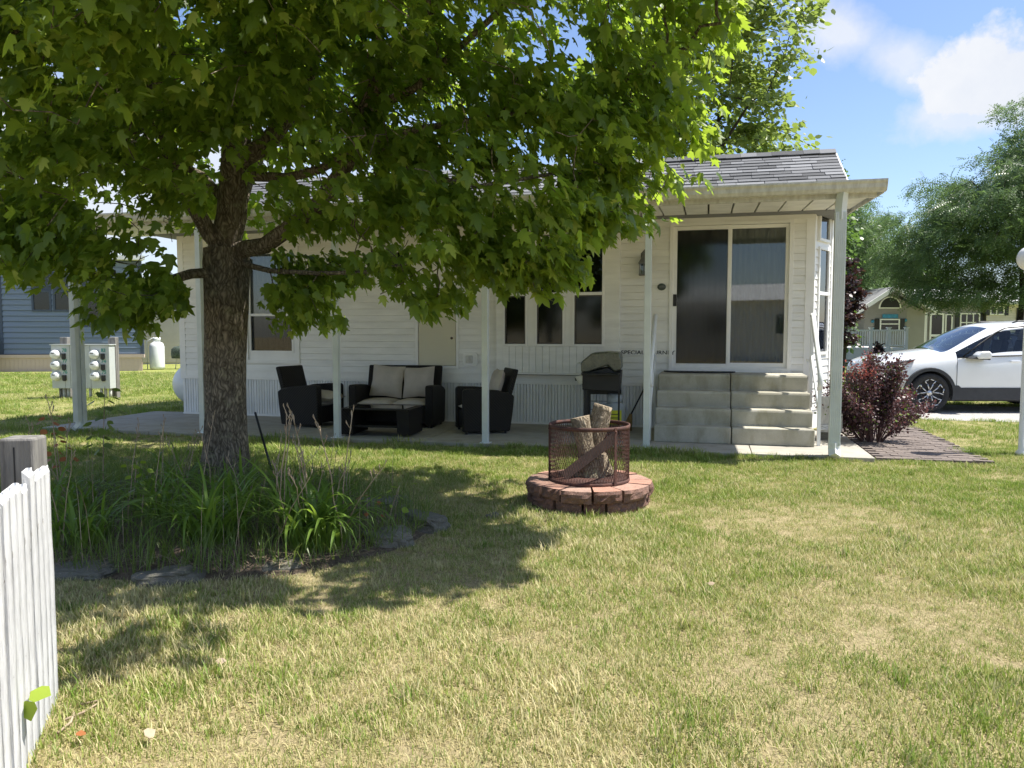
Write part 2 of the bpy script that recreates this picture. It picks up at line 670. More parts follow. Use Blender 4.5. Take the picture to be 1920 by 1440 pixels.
M['fire_brick'] = mat_brick('red_wall_block', (.46, .23, .16), (.40, .26, .20), (.22, .13, .10))
M['fire_brick_rough'] = mat_brick('split_block_face', (.17, .085, .06), (.23, .13, .095), (.06, .035, .028))
M['paver'] = mat_brick('path_paver', (.15, .12, .105), (.21, .17, .145), (.12, .10, .09))
M['rock'] = mat_brick('field_stone', (.14, .13, .11), (.19, .18, .15), (.09, .10, .05))
M['rust'] = plain('rusty_steel', (.11, .045, .03), .8, .3, 14, .3, 70, col2=(.05, .024, .02))
M['weathered_wood'] = plain('weathered_post_wood', (.24, .23, .21), .85, .3, 9, .5, 30, col2=(.10, .095, .09), stretch=(3, 3, .3))
M['ash'] = plain('ash_and_char', (.16, .13, .11), .95, .4, 14, .7, 40, col2=(.05, .04, .035))


def mat_fence():
    t = NT('chipped_white_fence_paint')
    ps = t.tc.outputs['Object']
    n = t.noise(7, 6, .7, stretch=(6, 6, .7))
    c = t.mix(t.rng(n, .4, .7), (.68, .68, .68), (.46, .46, .47))
    chip = t.rng(t.noise(26, 7, .8, stretch=(2.5, 2.5, .6)), .63, .67)
    c = t.mix(chip, c, (.22, .18, .15))
    t.put(t.b.inputs['Base Color'], c)
    t.b.inputs['Roughness'].default_value = .6
    t.bump(t.math('SUBTRACT', t.noise(24, 6, .7, stretch=(5, 5, .4)), chip), .5, .01)
    return t.mat


M['fence_paint'] = mat_fence()


def mat_paint(name, col, coat=1.0, rough=.3):
    t = NT(name)
    t.put(t.b.inputs['Base Color'], t.mix(t.rng(t.noise(3, 3), .3, .7), col, tuple(q * .96 for q in col)))
    t.b.inputs['Roughness'].default_value = rough
    t.b.inputs['Coat Weight'].default_value = coat
    t.b.inputs['Coat Roughness'].default_value = .03
    return t.mat


M['car_white'] = mat_paint('white_car_paint', (.80, .82, .84))
M['car_black'] = mat_paint('black_car_paint', (.02, .021, .024))
M['plastic'] = plain('dark_cladding_plastic', (.035, .037, .042), .6)
M['tyre'] = plain('tyre_rubber', (.025, .025, .026), .8, .2, 20)
M['alloy'] = plain('alloy_wheel', (.62, .62, .63), .25, .05, 5, metal=.9)
M['car_glass'] = glass('car_glass', (.62, .66, .64), .12)
M['lens'] = plain('headlight_lens', (.55, .57, .6), .08, .2, 20, metal=.4)
M['amber'] = plain('amber_red_marker', (.30, .05, .04), .2)

# ------------------------------------------------------------------ ground
HX, HY, HROT = 3.78, 9.11, -R(14.2)
HM = Matrix.Translation((HX, HY, 0)) @ Matrix.Rotation(HROT, 4, 'Z')
HI = HM.inverted()


def H(u, v, z=0):
    return HM @ Vector((u, v, z))


mb = MB()
xs = [-260, -90, -30, -8, 0, 8, 30, 90, 260]
ys = [-120, -30, -8, 0, 4, 10, 20, 50, 120, 400]
for y in ys:
    for x in xs:
        mb.v.append((x, y, 0))
for j in range(len(ys) - 1):
    for i in range(len(xs) - 1):
        a = j * len(xs) + i
        mb.face((a, a + 1, a + 1 + len(xs), a + len(xs)))
struct('ground', mb, M['ground'])

# driveway strip with a worn gravel surface
mb = MB()
pts = [H(1.9, 4.25), H(16, 3.9), H(16, 6.9), H(1.9, 7.2)]
mb.add([(p.x, p.y, .004) for p in pts], [(0, 1, 2, 3)])
struct('driveway', mb, M['gravel'])
# patio: concrete slabs with joints
patio = bpy.data.objects.new('patio', None)
COL.objects.link(patio)
patio['kind'] = 'structure'
patio.matrix_world = HM
edges = [-10.95, -9.1, -7.05, -5.0, -2.95, -0.9, .42]
for i in range(len(edges) - 1):
    mb = MB().box(edges[i] + .004, edges[i + 1] - .004, -.5, 1.9, -.06, .05)
    obj('slab', mb, M['concrete'], patio, bevel=.006)

# brick path along the house end
path = bpy.data.objects.new('path', None)
COL.objects.link(path)
path['kind'] = 'structure'
path.matrix_world = HM
pm = MB().box(-.097, .097, -.047, .047, 0, .045).mesh('brick', [M['paver']])
base = MB().box(.44, 1.56, -.4, 4.2, -.03, .012)
obj('mortar_bed', base, M['soil'], path)
nb = 0
v = -.38
row = 0
while v < 2.55:
    u = .45 + (.1 if row % 2 else 0)
    while u < 1.5:
        o = link('brick', pm, path, (u + .1, v + .05, random.uniform(-.012, -.002)), (random.uniform(-.02, .02), random.uniform(-.02, .02), random.uniform(-.02, .02)))
        nb += 1
        u += .2
    v += .1
    row += 1
mb = MB()
while v < 4.2:
    u = .45 + (.1 if row % 2 else 0)
    while u < 1.5:
        mb.box(u + .003, u + .197, v + .003, v + .097, 0, .04 + random.uniform(-.01, 0))
        u += .2
    v += .1
    row += 1
o = obj('brick_paving', mb, M['paver'], path)
o['kind'] = 'stuff'

# ------------------------------------------------------------------ mobile home
home = thing('mobile_home', 'white vinyl sided park model home with grey shingle roof behind the maple', 'house')
home.matrix_world = HM
W = 1.70        # v of the front wall
core = MB().box(-10.15, -.05, W + .30, W + 3.1, .1, 3.12)
obj('wall', core, M['inside'], home)
ends = MB().box(-10.2, -10.1, W + .012, W + 3.2, .06, 3.12)
ends.box(-10.2, -.05, W + 3.1, W + 3.2, .06, 3.12)
obj('wall', ends, M['siding'], home)

LAP = .103
lap_mesh = MB().prism([(0, 0), (-.021, .0), (-.021, .006), (-.011, LAP - .009), (-.001, LAP - .008), (0, LAP)], 0, 1, 'x').mesh('siding_board', [M['siding']])


def siding(parent, u0, u1, z0, z1, opens, mesh=lap_mesh, lap=LAP, v=W, name='siding_board'):
    z = z0
    while z < z1 - .01:
        segs = [(u0, u1)]
        for (a, b, c, d) in opens:
            if min(d, z + lap) - max(c, z) > .045:
                ns = []
                for (s, e) in segs:
                    if b <= s or a >= e: ns.append((s, e)); continue
                    if a > s: ns.append((s, a))
                    if b < e: ns.append((b, e))
                segs = ns
        for (s, e) in segs:
            if e - s > .02:
                o = link(name, mesh, parent, (s, v, z), None, (e - s, 1, 1))
        z += lap


DOOR = (-1.97, -.28, .86, 3.03)
BAYU = (-4.55, -2.68)
opens = [DOOR, (-8.95, -7.93, .93, 2.86), (-5.90, -5.18, .88, 1.9), (-6.28, -5.95, 2.45, 2.75), (BAYU[0], BAYU[1], .80, 3.12)]
siding(home, -10.17, -.10, .80, 3.10, opens)


def backing(u0, u1, z0, z1, opens, v):
    m_ = MB()
    us = sorted({u0, u1} | {q for o in opens for q in o[:2]})
    zs = sorted({z0, z1} | {min(z1, max(z0, q)) for o in opens for q in o[2:]})
    for a, b in zip(us[:-1], us[1:]):
        for c, d in zip(zs[:-1], zs[1:]):
            cu, cz = (a + b) / 2, (c + d) / 2
            if d - c < 1e-4 or any(o[0] < cu < o[1] and o[2] < cz < o[3] for o in opens): continue
            m_.add([(a, v, c), (b, v, c), (b, v, d), (a, v, d)], [(0, 1, 2, 3)])
    return m_


obj('wall_backing', backing(-10.17, -.10, .70, 3.12, opens, W + .002), M['siding'], home)
# skirting: ribbed vertical panels
rib = MB()
pw = .098
rib.prism([(.003, 0), (.003, -.022), (.042, -.022), (.047, -.006), (.055, -.006), (.060, -.022), (.089, -.022), (.092, -.0)], 0, 1, 'z')
rib_mesh = rib.mesh('skirting_panel', [M['skirt']])
u = -10.17
while u < -2.2:
    link('skirting_panel', rib_mesh, home, (u, W, .075), None, (1, 1, .60))
    u += pw
obj('skirting_rail', MB().box(-10.18, -.06, W - .034, W + .02, .66, .715).box(-10.18, -.06, W - .016, W + .02, .715, .80)
    .box(-10.18, -.06, W - .034, W + .02, .05, .078), M['trim'], home)
obj('skirting_backing', MB().box(-10.17, -.06, W + .001, W + .03, .06, .66), M['skirt'], home)
obj('corner_post', MB().box(-10.22, -10.11, W - .022, W + .1, .66, 3.1), M['trim'], home)
obj('corner_post', MB().box(-.115, .0, W - .024, W + .06, .10, 3.12), M['trim'], home)
# frieze under the canopy
obj('frieze_board', MB().box(-10.2, -.02, W - .035, W - .022, 3.02, 3.09), M['trim'], home)


def frame_mb(a, b, c, d, w, y0, y1, mb=None, sill=0):
    mb = mb or MB()
    mb.box(a, a + w, y0, y1, c, d); mb.box(b - w, b, y0, y1, c, d)
    mb.box(a + w, b - w, y0, y1, d - w, d); mb.box(a + w, b - w, y0, y1, c, c + w + sill)
    return mb


# sliding door
a, b, c, d = DOOR
door = obj('sliding_door', frame_mb(a, b, c + .02, d, .055, W - .035, W + .1).box(a - .01, b + .01, W - .05, W + .1, c - .01, c + .02), M['trim'], home, bevel=.003)
mid = (a + b) / 2 - .01
obj('door_sash', frame_mb(a + .05, mid + .03, c + .085, d - .06, .055, W - .012, W + .02), M['trim'], door, bevel=.003)
obj('door_sash', frame_mb(mid - .03, b - .05, c + .085, d - .06, .05, W + .028, W + .06, sill=.02), M['trim'], door, bevel=.003)
obj('door_rail', MB().box(a + .055, b - .055, W - .03, W + .1, c + .02, c + .085), M['trim'], door)
obj('screen', MB().box(a + .11, mid - .03, W + .002, W + .006, c + .145, d - .12), M['pane_screen'], door)
obj('pane', MB().box(mid + .02, b - .10, W + .042, W + .046, c + .155, d - .11), M['pane'], door)
obj('pane', MB().box(a + .10, mid + .02, W + .07, W + .074, c + .14, d - .11), M['pane'], door)
obj('door_handle', MB().box(a + .055, a + .105, W - .045, W - .013, 1.83, 2.0), M['black'], door, bevel=.006)
cm = MB()
n = 170
prev = None
for i in range(n + 1):
    x = a + .06 + (b - a - .12) * i / n
    y = W + .15 + .018 * math.sin(i * .75) + .006 * math.sin(i * 2.1)
    o = len(cm.v)
    cm.v += [(x, y, c + .1), (x, y, d - .06)]
    if i: cm.face((o - 2, o, o + 1, o - 1), 0, True)
obj('curtain', cm, M['curtain'], door)

# left big window with trim
a, b, c, d = opens[1]
win = obj('window', frame_mb(a, b, c, d, .06, W - .035, W + .06), M['trim'], home, bevel=.003)
obj('window_sash', frame_mb(a + .07, b - .12, c + .18, d - .08, .035, W - .008, W + .03).box(a + .1, b - .15, W - .008, W + .03, 1.72, 1.76), M['trim'], win)
obj('lower_panel', MB().box(a + .06, b - .06, W - .005, W + .05, c + .06, c + .18).box(b - .115, b - .06, W - .004, W + .05, c + .18, d - .06).box(a + .06, a + .075, W - .004, W + .05, c + .18, d - .06).box(a + .06, b - .06, W - .004, W + .05, d - .08, d - .055), M['trim'], win)
obj('pane', MB().box(a + .1, b - .15, W + .012, W + .016, c + .21, 1.72), M['pane_dark'], win)
obj('pane', MB().box(a + .1, b - .15, W + .012, W + .016, 1.76, d - .11), M['pane'], win)
cm = MB(); cm2 = MB()
for i in range(71):
    x = a + .08 + (b - a - .2) * i / 70
    y = W + .12 + .015 * math.sin(i * .6)
    for q, (z0, z1) in ((cm, (c + .15, 1.74)), (cm2, (1.74, d))):
        o = len(q.v); q.v += [(x, y, z0), (x, y, z1)]
        if i: q.face((o - 2, o, o + 1, o - 1), 0, True)
obj('curtain', cm, M['curtain_dark'], win)
obj('curtain', cm2, M['curtain'], win)

# small window under the branch
a, b, c, d = opens[3]
win = obj('window', frame_mb(a, b, c, d, .035, W - .03, W + .05), M['trim'], home)
obj('pane', MB().box(a + .035, b - .035, W, W + .004, c + .035, d - .035), M['pane_dark'], win)
# cream service door
a, b, c, d = opens[2]
sd_ = obj('service_door', MB().box(a + .05, b - .055, W - .014, W + .02, c + .05, d - .05), M['cream'], home, bevel=.006)
obj('frame', frame_mb(a, b, c, d, .045, W - .03, W + .05), M['trim'], sd_, bevel=.004)
obj('latch', MB().lathe([(0, 0), (.022, .0), (.02, .008), (0, .01)], 12, M=Matrix.Translation((b - .12, W - .013, 1.36)) @ Matrix.Rotation(R(90), 4, 'X')), M['bronze'], sd_)
# vent
vt = obj('vent', MB().prism([(-5.11, .96), (-5.08, .93), (-4.90, .93), (-4.87, .96), (-4.87, 1.11), (-4.90, 1.14), (-5.08, 1.14), (-5.11, 1.11)], W - .04, W - .014, 'y'), M['trim'], home, bevel=.005)
obj('vent_flap', MB().box(-5.06, -4.95, W - .055, W - .04, .975, 1.09), M['gutter'], vt, bevel=.006)

# bay with three tall windows
bay = obj('bay', MB().box(BAYU[0], BAYU[1], W - .10, W + .2, 2.90, 3.11).box(BAYU[0], BAYU[0] + .10, W - .10, W + .2, .84, 2.90)
          .box(BAYU[1] - .22, BAYU[1], W - .10, W + .2, .84, 2.90), M['siding'], home)
cols = [(-4.45, -4.06), (-3.95, -3.49), (-3.38, -2.90)]
mull = MB()
mull.box(-4.06, -3.95, W - .10, W + .2, 1.24, 2.90).box(-3.49, -3.38, W - .10, W + .2, 1.24, 2.90)
obj('mullion', mull, M['trim'], bay, bevel=.004)
obj('sill_board', MB().box(BAYU[0] + .10, BAYU[1] - .22, W - .085, W + .2, .84, 1.235), M['siding'], bay)
x = BAYU[0] + .10
bm_ = MB().box(0, .098, -.013, 0, 0, .40).mesh('board', [M['siding']])
while x < BAYU[1] - .27:
    link('board', bm_, bay, (x, W - .085, .84))
    x += .104
obj('bay_base', MB().box(BAYU[0] - .02, BAYU[1] + .02, W - .12, W + .05, .815, .838), M['trim'], bay)
for (a, b) in cols:
    wn_ = obj('window', frame_mb(a, b, 1.24, 2.88, .035, W - .115, W + .02).box(a + .035, b - .035, W - .108, W + .0, 2.0, 2.045), M['trim'], home, bevel=.003)
    obj('screen_frame', frame_mb(a + .035, b - .035, 1.275, 2.0, .018, W - .105, W - .085), M['bronze'], wn_)
    obj('pane', MB().box(a + .035, b - .035, W - .075, W - .071, 2.045, 2.845), M['pane'], wn_)
    obj('pane', MB().box(a + .053, b - .053, W - .075, W - .071, 1.293, 1.982), M['pane_screen'], wn_)
    bl = MB()
    z = 1.28
    while z < 2.85:
        bl.add([(a + .04, W - .02, z), (b - .04, W - .02, z), (b - .04, W - .042, z + .018), (a + .04, W - .042, z + .018)], [(0, 1, 2, 3)])
        z += .021
    o = obj('blind', bl, M['blind'], wn_)

# right front chamfered corner with tall windows (bow front of the house)
ch = Matrix.Translation((0, W + .02, 0)) @ Matrix.Rotation(R(64), 4, 'Z')
CHL = .78
bow = obj('bow_front', MB().box(0.02, CHL, .03, .35, .1, 3.15), M['siding'], home)
bow.matrix_local = ch
for (z0, z1) in ((.35, 1.17), (2.62, 2.70)):
    siding(bow, .05, CHL - .02, z0, z1, [], v=.03)
siding(bow, .05, .19, 1.17, 2.62, [], v=.03)
siding(bow, .64, CHL - .02, 1.17, 2.62, [], v=.03)
obj('corner_post', MB().box(CHL - .05, CHL + .03, -.0, .10, .1, 3.15).box(.0, .05, .0, .06, .1, 3.15), M['trim'], bow)
for (z0, z1, zm) in ((1.13, 2.66, 1.98), (2.74, 3.12, None)):
    fm = frame_mb(.19, .64, z0, z1, .04, -.01, .06)
    if zm: fm.box(.23, .60, -.005, .05, zm, zm + .05)
    w_ = obj('window', fm, M['trim'], bow, bevel=.003)
for (z0, z1) in ((1.17, 1.98), (2.03, 2.62), (2.78, 3.08)):
    obj('pane', MB().box(.23, .60, .016, .02, z0, z1), M['pane'], bow)
    obj('blind', MB().box(.23, .60, .024, .027, z0, z1), M['curtain_dark'], bow)
obj('skirting', MB().box(0.03, CHL, .02, .029, .08, .35), M['skirt'], bow)

# main roof with shingles
EV, EZ, RV, RZ = 1.36, 3.20, 3.30, 4.28
sl = math.atan2(RZ - EZ, RV - EV)
slen = math.hypot(RZ - EZ, RV - EV)
RU1, RU0 = .46, -10.55
roof = obj('roof', MB().prism([(EV, EZ - .03), (RV, RZ - .03), (2 * RV - EV, EZ - .03), (2 * RV - EV, EZ - .12), (EV, EZ - .12)], RU0, RU1, 'x'), M['shingle'], home)
rf = Matrix.Translation((0, EV, EZ - .03)) @ Matrix.Rotation(sl, 4, 'X')
tabw, expo = .31, .142
tab = MB().prism([(-.02, 0), (expo + .02, -.0), (expo + .02, .004), (-.02, .017)], 0, tabw - .004, 'x').mesh('shingle', [M['shingle']])
tab2 = MB().prism([(-.02, 0), (expo + .02, -.0), (expo + .02, .004), (-.02, .022)], 0, tabw * .62, 'x').mesh('shingle', [M['shingle']])
cells = []
nrow = int(slen / expo) + 1
for r in range(nrow):
    uu = RU1
    k = 0
    while uu > RU0 + tabw:
        wdt = random.choice((.20, .26, .31, .31, .40)) 
        cells.append((uu - wdt, wdt, r))
        uu -= wdt
        k += 1
cells.sort(key=lambda q: -q[0])
rest = MB()
for i, (uu, wdt, r) in enumerate(cells):
    th = random.choice((.014, .021))
    if i < 296:
        m_ = tab if th < .02 else tab2
        sx = wdt / (tabw if th < .02 else tabw * .62)
        o = link('shingle', m_, roof, None, None, None)
        o.matrix_local = rf @ Matrix.Translation((uu, r * expo, 0)) @ Matrix.Diagonal((sx * .985, 1, 1, 1))
    else:
        rest.prism([(-.02 + r * expo, 0), (expo + .02 + r * expo, 0), (expo + .02 + r * expo, .004), (-.02 + r * expo, th)], uu, uu + wdt - .005, 'x', M=rf)
o = obj('shingle_field', rest, mat_shingle('asphalt_shingle_field', (.085, .085, .092)), roof)
o['kind'] = 'stuff'
capm = MB().prism([(-.13, -.07), (0, .012), (.13, -.07), (.13, -.06), (0, .026), (-.13, -.06)], 0, .24, 'x').mesh('ridge_cap', [M['shingle']])
uu = RU1 - .24
k = 0
while uu > -4:
    link('ridge_cap', capm, roof, (uu, RV, RZ + .0 + (k % 2) * .004), None, None)
    uu -= .235; k += 1
obj('ridge_cap_row', MB().prism([(-.13, -.07), (0, .016), (.13, -.07)], RU0, uu + .24, 'x', M=Matrix.Translation((0, RV, RZ))), M['shingle'], roof)
obj('gable_fascia', MB().prism([(EV, EZ - .14), (RV, RZ - .14), (2 * RV - EV, EZ - .14), (2 * RV - EV, EZ - .035), (RV, RZ - .035), (EV, EZ - .035)], RU1 + .001, RU1 + .02, 'x'), M['trim'], roof)
obj('gable_wall', MB().prism([(EV + .35, EZ - .12), (RV, RZ - .15), (2 * RV - EV - .2, EZ - .12)], -.15, -.05, 'x'), M['siding'], home)

# lettering on the wall
tm = text_mesh('SPECIAL JOURNEY', .083, .0008, bold=.0012)
tm.materials.append(M['black'])
o = link('lettering', tm, home, (-2.66, W - .0185, 1.127), (R(90), 0, 0), (1.0, 1, 1))
xs_ = [vv.co.x for vv in tm.vertices]
o.scale[0] = .78 / (max(xs_) - min(xs_))

# wall lantern and plate
lan = thing('wall_lantern', 'small taupe wall lantern on the siding left of the sliding door', 'lantern', H(-2.33, W - .02, 0), HROT)
obj('back_plate', MB().prism([(-.05, 2.42), (.05, 2.42), (.055, 2.6), (0, 2.66), (-.055, 2.6)], -.002, .012, 'y'), M['blind'], lan)
obj('cage', MB().box(-.07, .07, -.15, -.01, 2.275, 2.295).box(-.065, -.055, -.145, -.135, 2.29, 2.44).box(.055, .065, -.145, -.135, 2.29, 2.44).box(-.005, .005, -.145, -.135, 2.29, 2.44).box(-.075, .075, -.155, -.005, 2.44, 2.455), M['blind'], lan)
obj('hood', MB().add([(-.075, -.155, 2.455), (.075, -.155, 2.455), (.075, -.005, 2.455), (-.075, -.005, 2.455), (0, -.06, 2.60)], [(0, 1, 4), (1, 2, 4), (2, 3, 4), (3, 0, 4), (3, 2, 1, 0)]), M['blind'], lan)
obj('lamp_glass', MB().box(-.05, .05, -.13, -.03, 2.296, 2.439), M['pane'], lan)
pl = MB().lathe([(0, 0), (.062, 0), (.062, .012), (.056, .014), (0, .014)], 20, M=Matrix.Diagonal((1, 1, 1, 1)))
o = obj('wall_plaque', pl, [plain('dark_green_plaque', (.05, .07, .06), .3)])
o.matrix_world = HM @ Matrix.Translation((-2.08, W - .016, 2.11)) @ Matrix.Rotation(R(90), 4, 'X') @ Matrix.Diagonal((1, .82, 1, 1))
tag(o, 'small dark oval plaque on the siding beside the sliding door', 'plaque')
q = MB().box(-.035, .045, -.008, .008, .0145, .017).box(-.02, .03, .016, .024, .0145, .017)
obj('motif', q, M['blind'], o)

# ------------------------------------------------------------------ patio canopy
can = thing('patio_canopy', 'long white patio cover with gutter and slim posts along the house front', 'canopy')
can.matrix_world = HM
CV0, CV1 = -.52, 1.715
cz0, cz1 = 3.01, 3.10      # underside at front and at wall
ncp = 0
uu = .38
while uu > -11.05:
    w_ = .305
    m_ = MB().prism([(CV0, cz0), (CV1, cz1), (CV1, cz1 + .05), (CV0, cz0 + .05)], uu - w_ + .024, uu, 'x')
    o = obj('roof_panel', m_, M['soffit'], can)
    uu -= w_
obj('roof_deck', MB().prism([(CV0, cz0 + .052), (CV1, cz1 + .052), (CV1, cz1 + .07), (CV0, cz0 + .07)], -11.1, .38, 'x'), M['dark_gap'], can)
gut = MB().prism([(CV0 - .001, 2.98), (CV0 - .075, 2.985), (CV0 - .10, 3.02), (CV0 - .105, 3.06), (CV0 - .125, 3.085), (CV0 - .125, 3.105), (CV0 - .11, 3.105), (CV0 - .11, 3.09), (CV0 - .09, 3.03), (CV0 - .02, 3.0), (CV0 - .015, 3.11), (CV0 - .001, 3.11)], -11.15, .42, 'x')
gt = obj('gutter', gut, M['gutter'], can)
obj('gutter_cap', MB().prism([(CV0, 2.98), (CV0 - .075, 2.985), (CV0 - .12, 3.06), (CV0 - .125, 3.105), (CV0, 3.11)], .421, .43, 'x'), M['gutter'], gt)
obj('front_beam', MB().box(-11.0, .36, CV0 + .07, CV0 + .13, 2.94, 3.005), M['gutter'], can, bevel=.004)
obj('side_fascia', MB().prism([(CV0, cz0 - .04), (CV1 + .9, cz1 - .0), (CV1 + .9, cz1 + .09), (CV0, cz0 + .09)], .40, .418, 'x'), M['gutter'], can)
obj('side_panel', MB().prism([(CV1, cz1), (CV1 + .9, cz1 + .05), (CV1 + .9, cz1 + .1), (CV1, cz1 + .05)], .0, .40, 'x'), M['soffit'], can)
posts = [-10.28, -8.26, -6.2, -4.14, -2.12]
for i, pu in enumerate(posts):
    w_ = .038 if i else .036
    p_ = obj('post', MB().box(pu - w_, pu + w_, -.44 - w_ + .02, -.44 + w_ + .02, .055, 2.93), M['post_metal'], can, bevel=.004)
    obj('base_plate', MB().box(pu - w_ - .03, pu + w_ + .03, -.44 - w_ - .01, -.44 + w_ + .05, .05, .056), M['white_metal'], p_)
# downspout posts
dm = MB()
def ribbed(mb, u0, u1, v0, v1, z0, z1):
    n = 6
    pts = []
    for i in range(n):
        a_ = u0 + (u1 - u0) * i / n
        b_ = u0 + (u1 - u0) * (i + 1) / n
        pts += [(a_ + .001, v0), (a_ + (b_ - a_) * .45, v0), (a_ + (b_ - a_) * .5, v0 + .007), (b_ - .001, v0 + .007)]
    pts += [(u1, v1), (u0, v1)]
    mb.prism(pts, z0, z1, 'z')
ribbed(dm, -.075, .045, -.545, -.46, .18, 2.78)
ds = obj('downspout', dm, M['post_metal'], can)
obj('elbow', MB().tube([(-.015, -.50, 2.70), (-.015, -.50, 2.80), (-.01, -.52, 2.92), (-.005, -.55, 3.0)], [.062, .062, .062, .058], 4, sm=False), M['post_metal'], ds)
obj('foot', MB().tube([(-.015, -.50, .21), (-.015, -.505, .13), (-.015, -.56, .065)], [.066, .066, .06], 4, sm=False), M['white_metal'], ds)
obj('post', MB().box(-.06, .035, -.455, -.37, .055, 2.93), M['gutter'], can, bevel=.004)
uu = -10.28
dm = MB(); ribbed(dm, uu - .045, uu + .035, -.56, -.48, .15, 2.9)
ds = obj('downspout', dm, M['post_metal'], can)
obj('foot', MB().tube([(uu, -.52, .16), (uu, -.53, .1), (uu, -.6, .06)], [.045, .045, .04], 4, sm=False), M['white_metal'], ds)

# ------------------------------------------------------------------ concrete steps
def steps(u0, u1, label):
    t = obj('concrete_steps', MB(), M['step_concrete'])
    bpy.data.objects.remove(t)
    zs = [.05, .262, .468, .674, .885]
    vs = [.20, .46, .72, .98]
    poly = [(1.64, .05), (vs[0], .05)]
    for i in range(4):
        poly += [(vs[i] - (.012 if i else 0), zs[i + 1] - .03), (vs[i] - .0, zs[i + 1])]
        if i < 3: poly.append((vs[i + 1], zs[i + 1] - .004))
    poly.append((1.64, .885))
    o = obj('concrete_steps', MB().prism(poly, u0, u1, 'x'), M['step_concrete'], bevel=.014, segs=3)
    o.matrix_world = HM
    return tag(o, label, 'steps', 'precast concrete steps at the sliding door')


steps(-2.07, -1.118, 'left unit of the precast concrete steps, in full shade, doormat on top')
steps(-1.108, -.13, 'right unit of the precast concrete steps, half in sun')

# door mat
mm = MB()
pts = []
for i in range(25):
    a_ = math.pi * i / 24
    pts.append((-1.53 + .50 * -math.cos(a_), 1.60 - .40 * math.sin(a_) ** .8))
pts2 = [(p[0], p[1]) for p in pts]
mm.prism(pts2, .8865, .898, 'z')
mat_o = obj('doormat', mm, M['black_rubber'])
mat_o.matrix_world = HM
tag(mat_o, 'black half round rubber doormat on the top step', 'doormat')
wm = MB()
for i in range(9):
    x_ = -1.82 + i * .07
    wm.box(x_, x_ + .035 + .015 * (i % 2), 1.40, 1.44, .8985, .900)
obj('pale_pattern', wm, M['blind'], mat_o)

# handrails
def rail(u, lab):
    t = thing('handrail', lab, 'handrail', H(u, 0, 0), HROT, 'white handrails beside the steps')
    top = [(0, .36, .74), (0, .30, .82), (0, .34, .95), (0, 1.14, 1.66), (0, 1.22, 1.68)]
    m_ = MB()
    m_.tube(top, .032, 8)
    obj('top_rail', m_, M['white_metal'], t)
    obj('leg', MB().box(-.02, .02, .32, .36, .05, .92), M['white_metal'], t)
    obj('leg', MB().box(-.02, .02, 1.17, 1.21, .45, 1.66), M['white_metal'], t)
    obj('lower_rail', MB().tube([(0, .34, .42), (0, 1.18, 1.14)], .016, 6), M['white_metal'], t)
    obj('bracket', MB().box(-.06, .02, 1.165, 1.215, 1.05, 1.10), M['white_metal'], t)
    return t


rail(-2.135, 'weathered white handrail left of the steps, behind a slim post')
rail(-.07, 'bright white handrail right of the steps, by the house corner')

# utility boxes at house corner
ub = thing('utility_pedestal', 'grey metal utility boxes with cable at the house corner beside the steps', 'utility box', H(.10, .95, 0), HROT)
obj('housing', MB().box(-.09, .05, -.05, .08, .15, .62), M['gutter'], ub, bevel=.01)
obj('housing', MB().box(.06, .20, -.02, .09, .16, .40), M['gutter'], ub, bevel=.01)
obj('pedestal_base', MB().box(-.08, .14, -.03, .07, .045, .15), M['rock'], ub)
cp = [(.0 + .11 * math.cos(k * .8), -.07 - .01 * k % .03, .22 + .03 * math.sin(k * .9)) for k in range(16)]
obj('cable', MB().tube(cp, .008, 5), M['white_metal'], ub)

# ------------------------------------------------------------------ wicker furniture
def arm_panel(x0, x1, parent):
    poly = [(0, .03), (.0, .60), (.03, .625), (.25, .62), (.50, .60), (.66, .56), (.72, .52), (.70, .3), (.66, .03)]
    return obj('armrest', MB().prism(poly, x0, x1, 'x'), M['wicker'], parent, bevel=.02)


def seat_set(parent, w):
    arm_panel(-w / 2, -w / 2 + .12, parent)
    arm_panel(w / 2 - .12, w / 2, parent)
    obj('seat_base', MB().box(-w / 2 + .12, w / 2 - .12, .03, .62, .06, .30), M['wicker'], parent, bevel=.015)
    obj('backrest', MB().prism([(.56, .30), (.64, .30), (.80, .88), (.72, .895)], -w / 2 + .06, w / 2 - .06, 'x'), M['wicker'], parent, bevel=.02)
    fm = MB()
    for sx in (-1, 1):
        for y in (.05, .6):
            fm = MB().lathe([(.018, .0), (.018, .035)], 8, M=Matrix.Translation((sx * (w / 2 - .05), y, 0)))
            obj('foot', fm, M['black'], parent)


def cushion(parent, cx, cy, cz, sx, sy, sz, rot=(0, 0, 0), name='cushion', puff=.5, seed=0):
    n = 10
    m_ = MB()
    def prof(a):
        return (1 - abs(a) ** 3.2)
    for side in (1, -1):
        o = len(m_.v)
        for j in range(n + 1):
            for i in range(n + 1):
                a_ = i / n * 2 - 1; b_ = j / n * 2 - 1
                h = (prof(a_) * prof(b_)) ** .45
                e = 1 - .07 * (1 - abs(a_)) * abs(b_) ** 6 - .0
                e2 = 1 - .07 * (1 - abs(b_)) * abs(a_) ** 6
                zz = side * (sz / 2) * h * (1 + .12 * mnoise.noise(Vector((a_ * 2 + seed, b_ * 2, side))))
                m_.v.append((a_ * sx / 2 * e2, b_ * sy / 2 * e, zz))
        for j in range(n):
            for i in range(n):
                q = o + j * (n + 1) + i
                f_ = (q, q + 1, q + n + 2, q + n + 1)
                m_.face(f_ if side == 1 else f_[::-1], 0, True)
    return obj(name, m_, M['cushion'], parent, loc=(cx, cy, cz), rot=rot)


def HR(u, v, z=.05): return H(u, v, z)


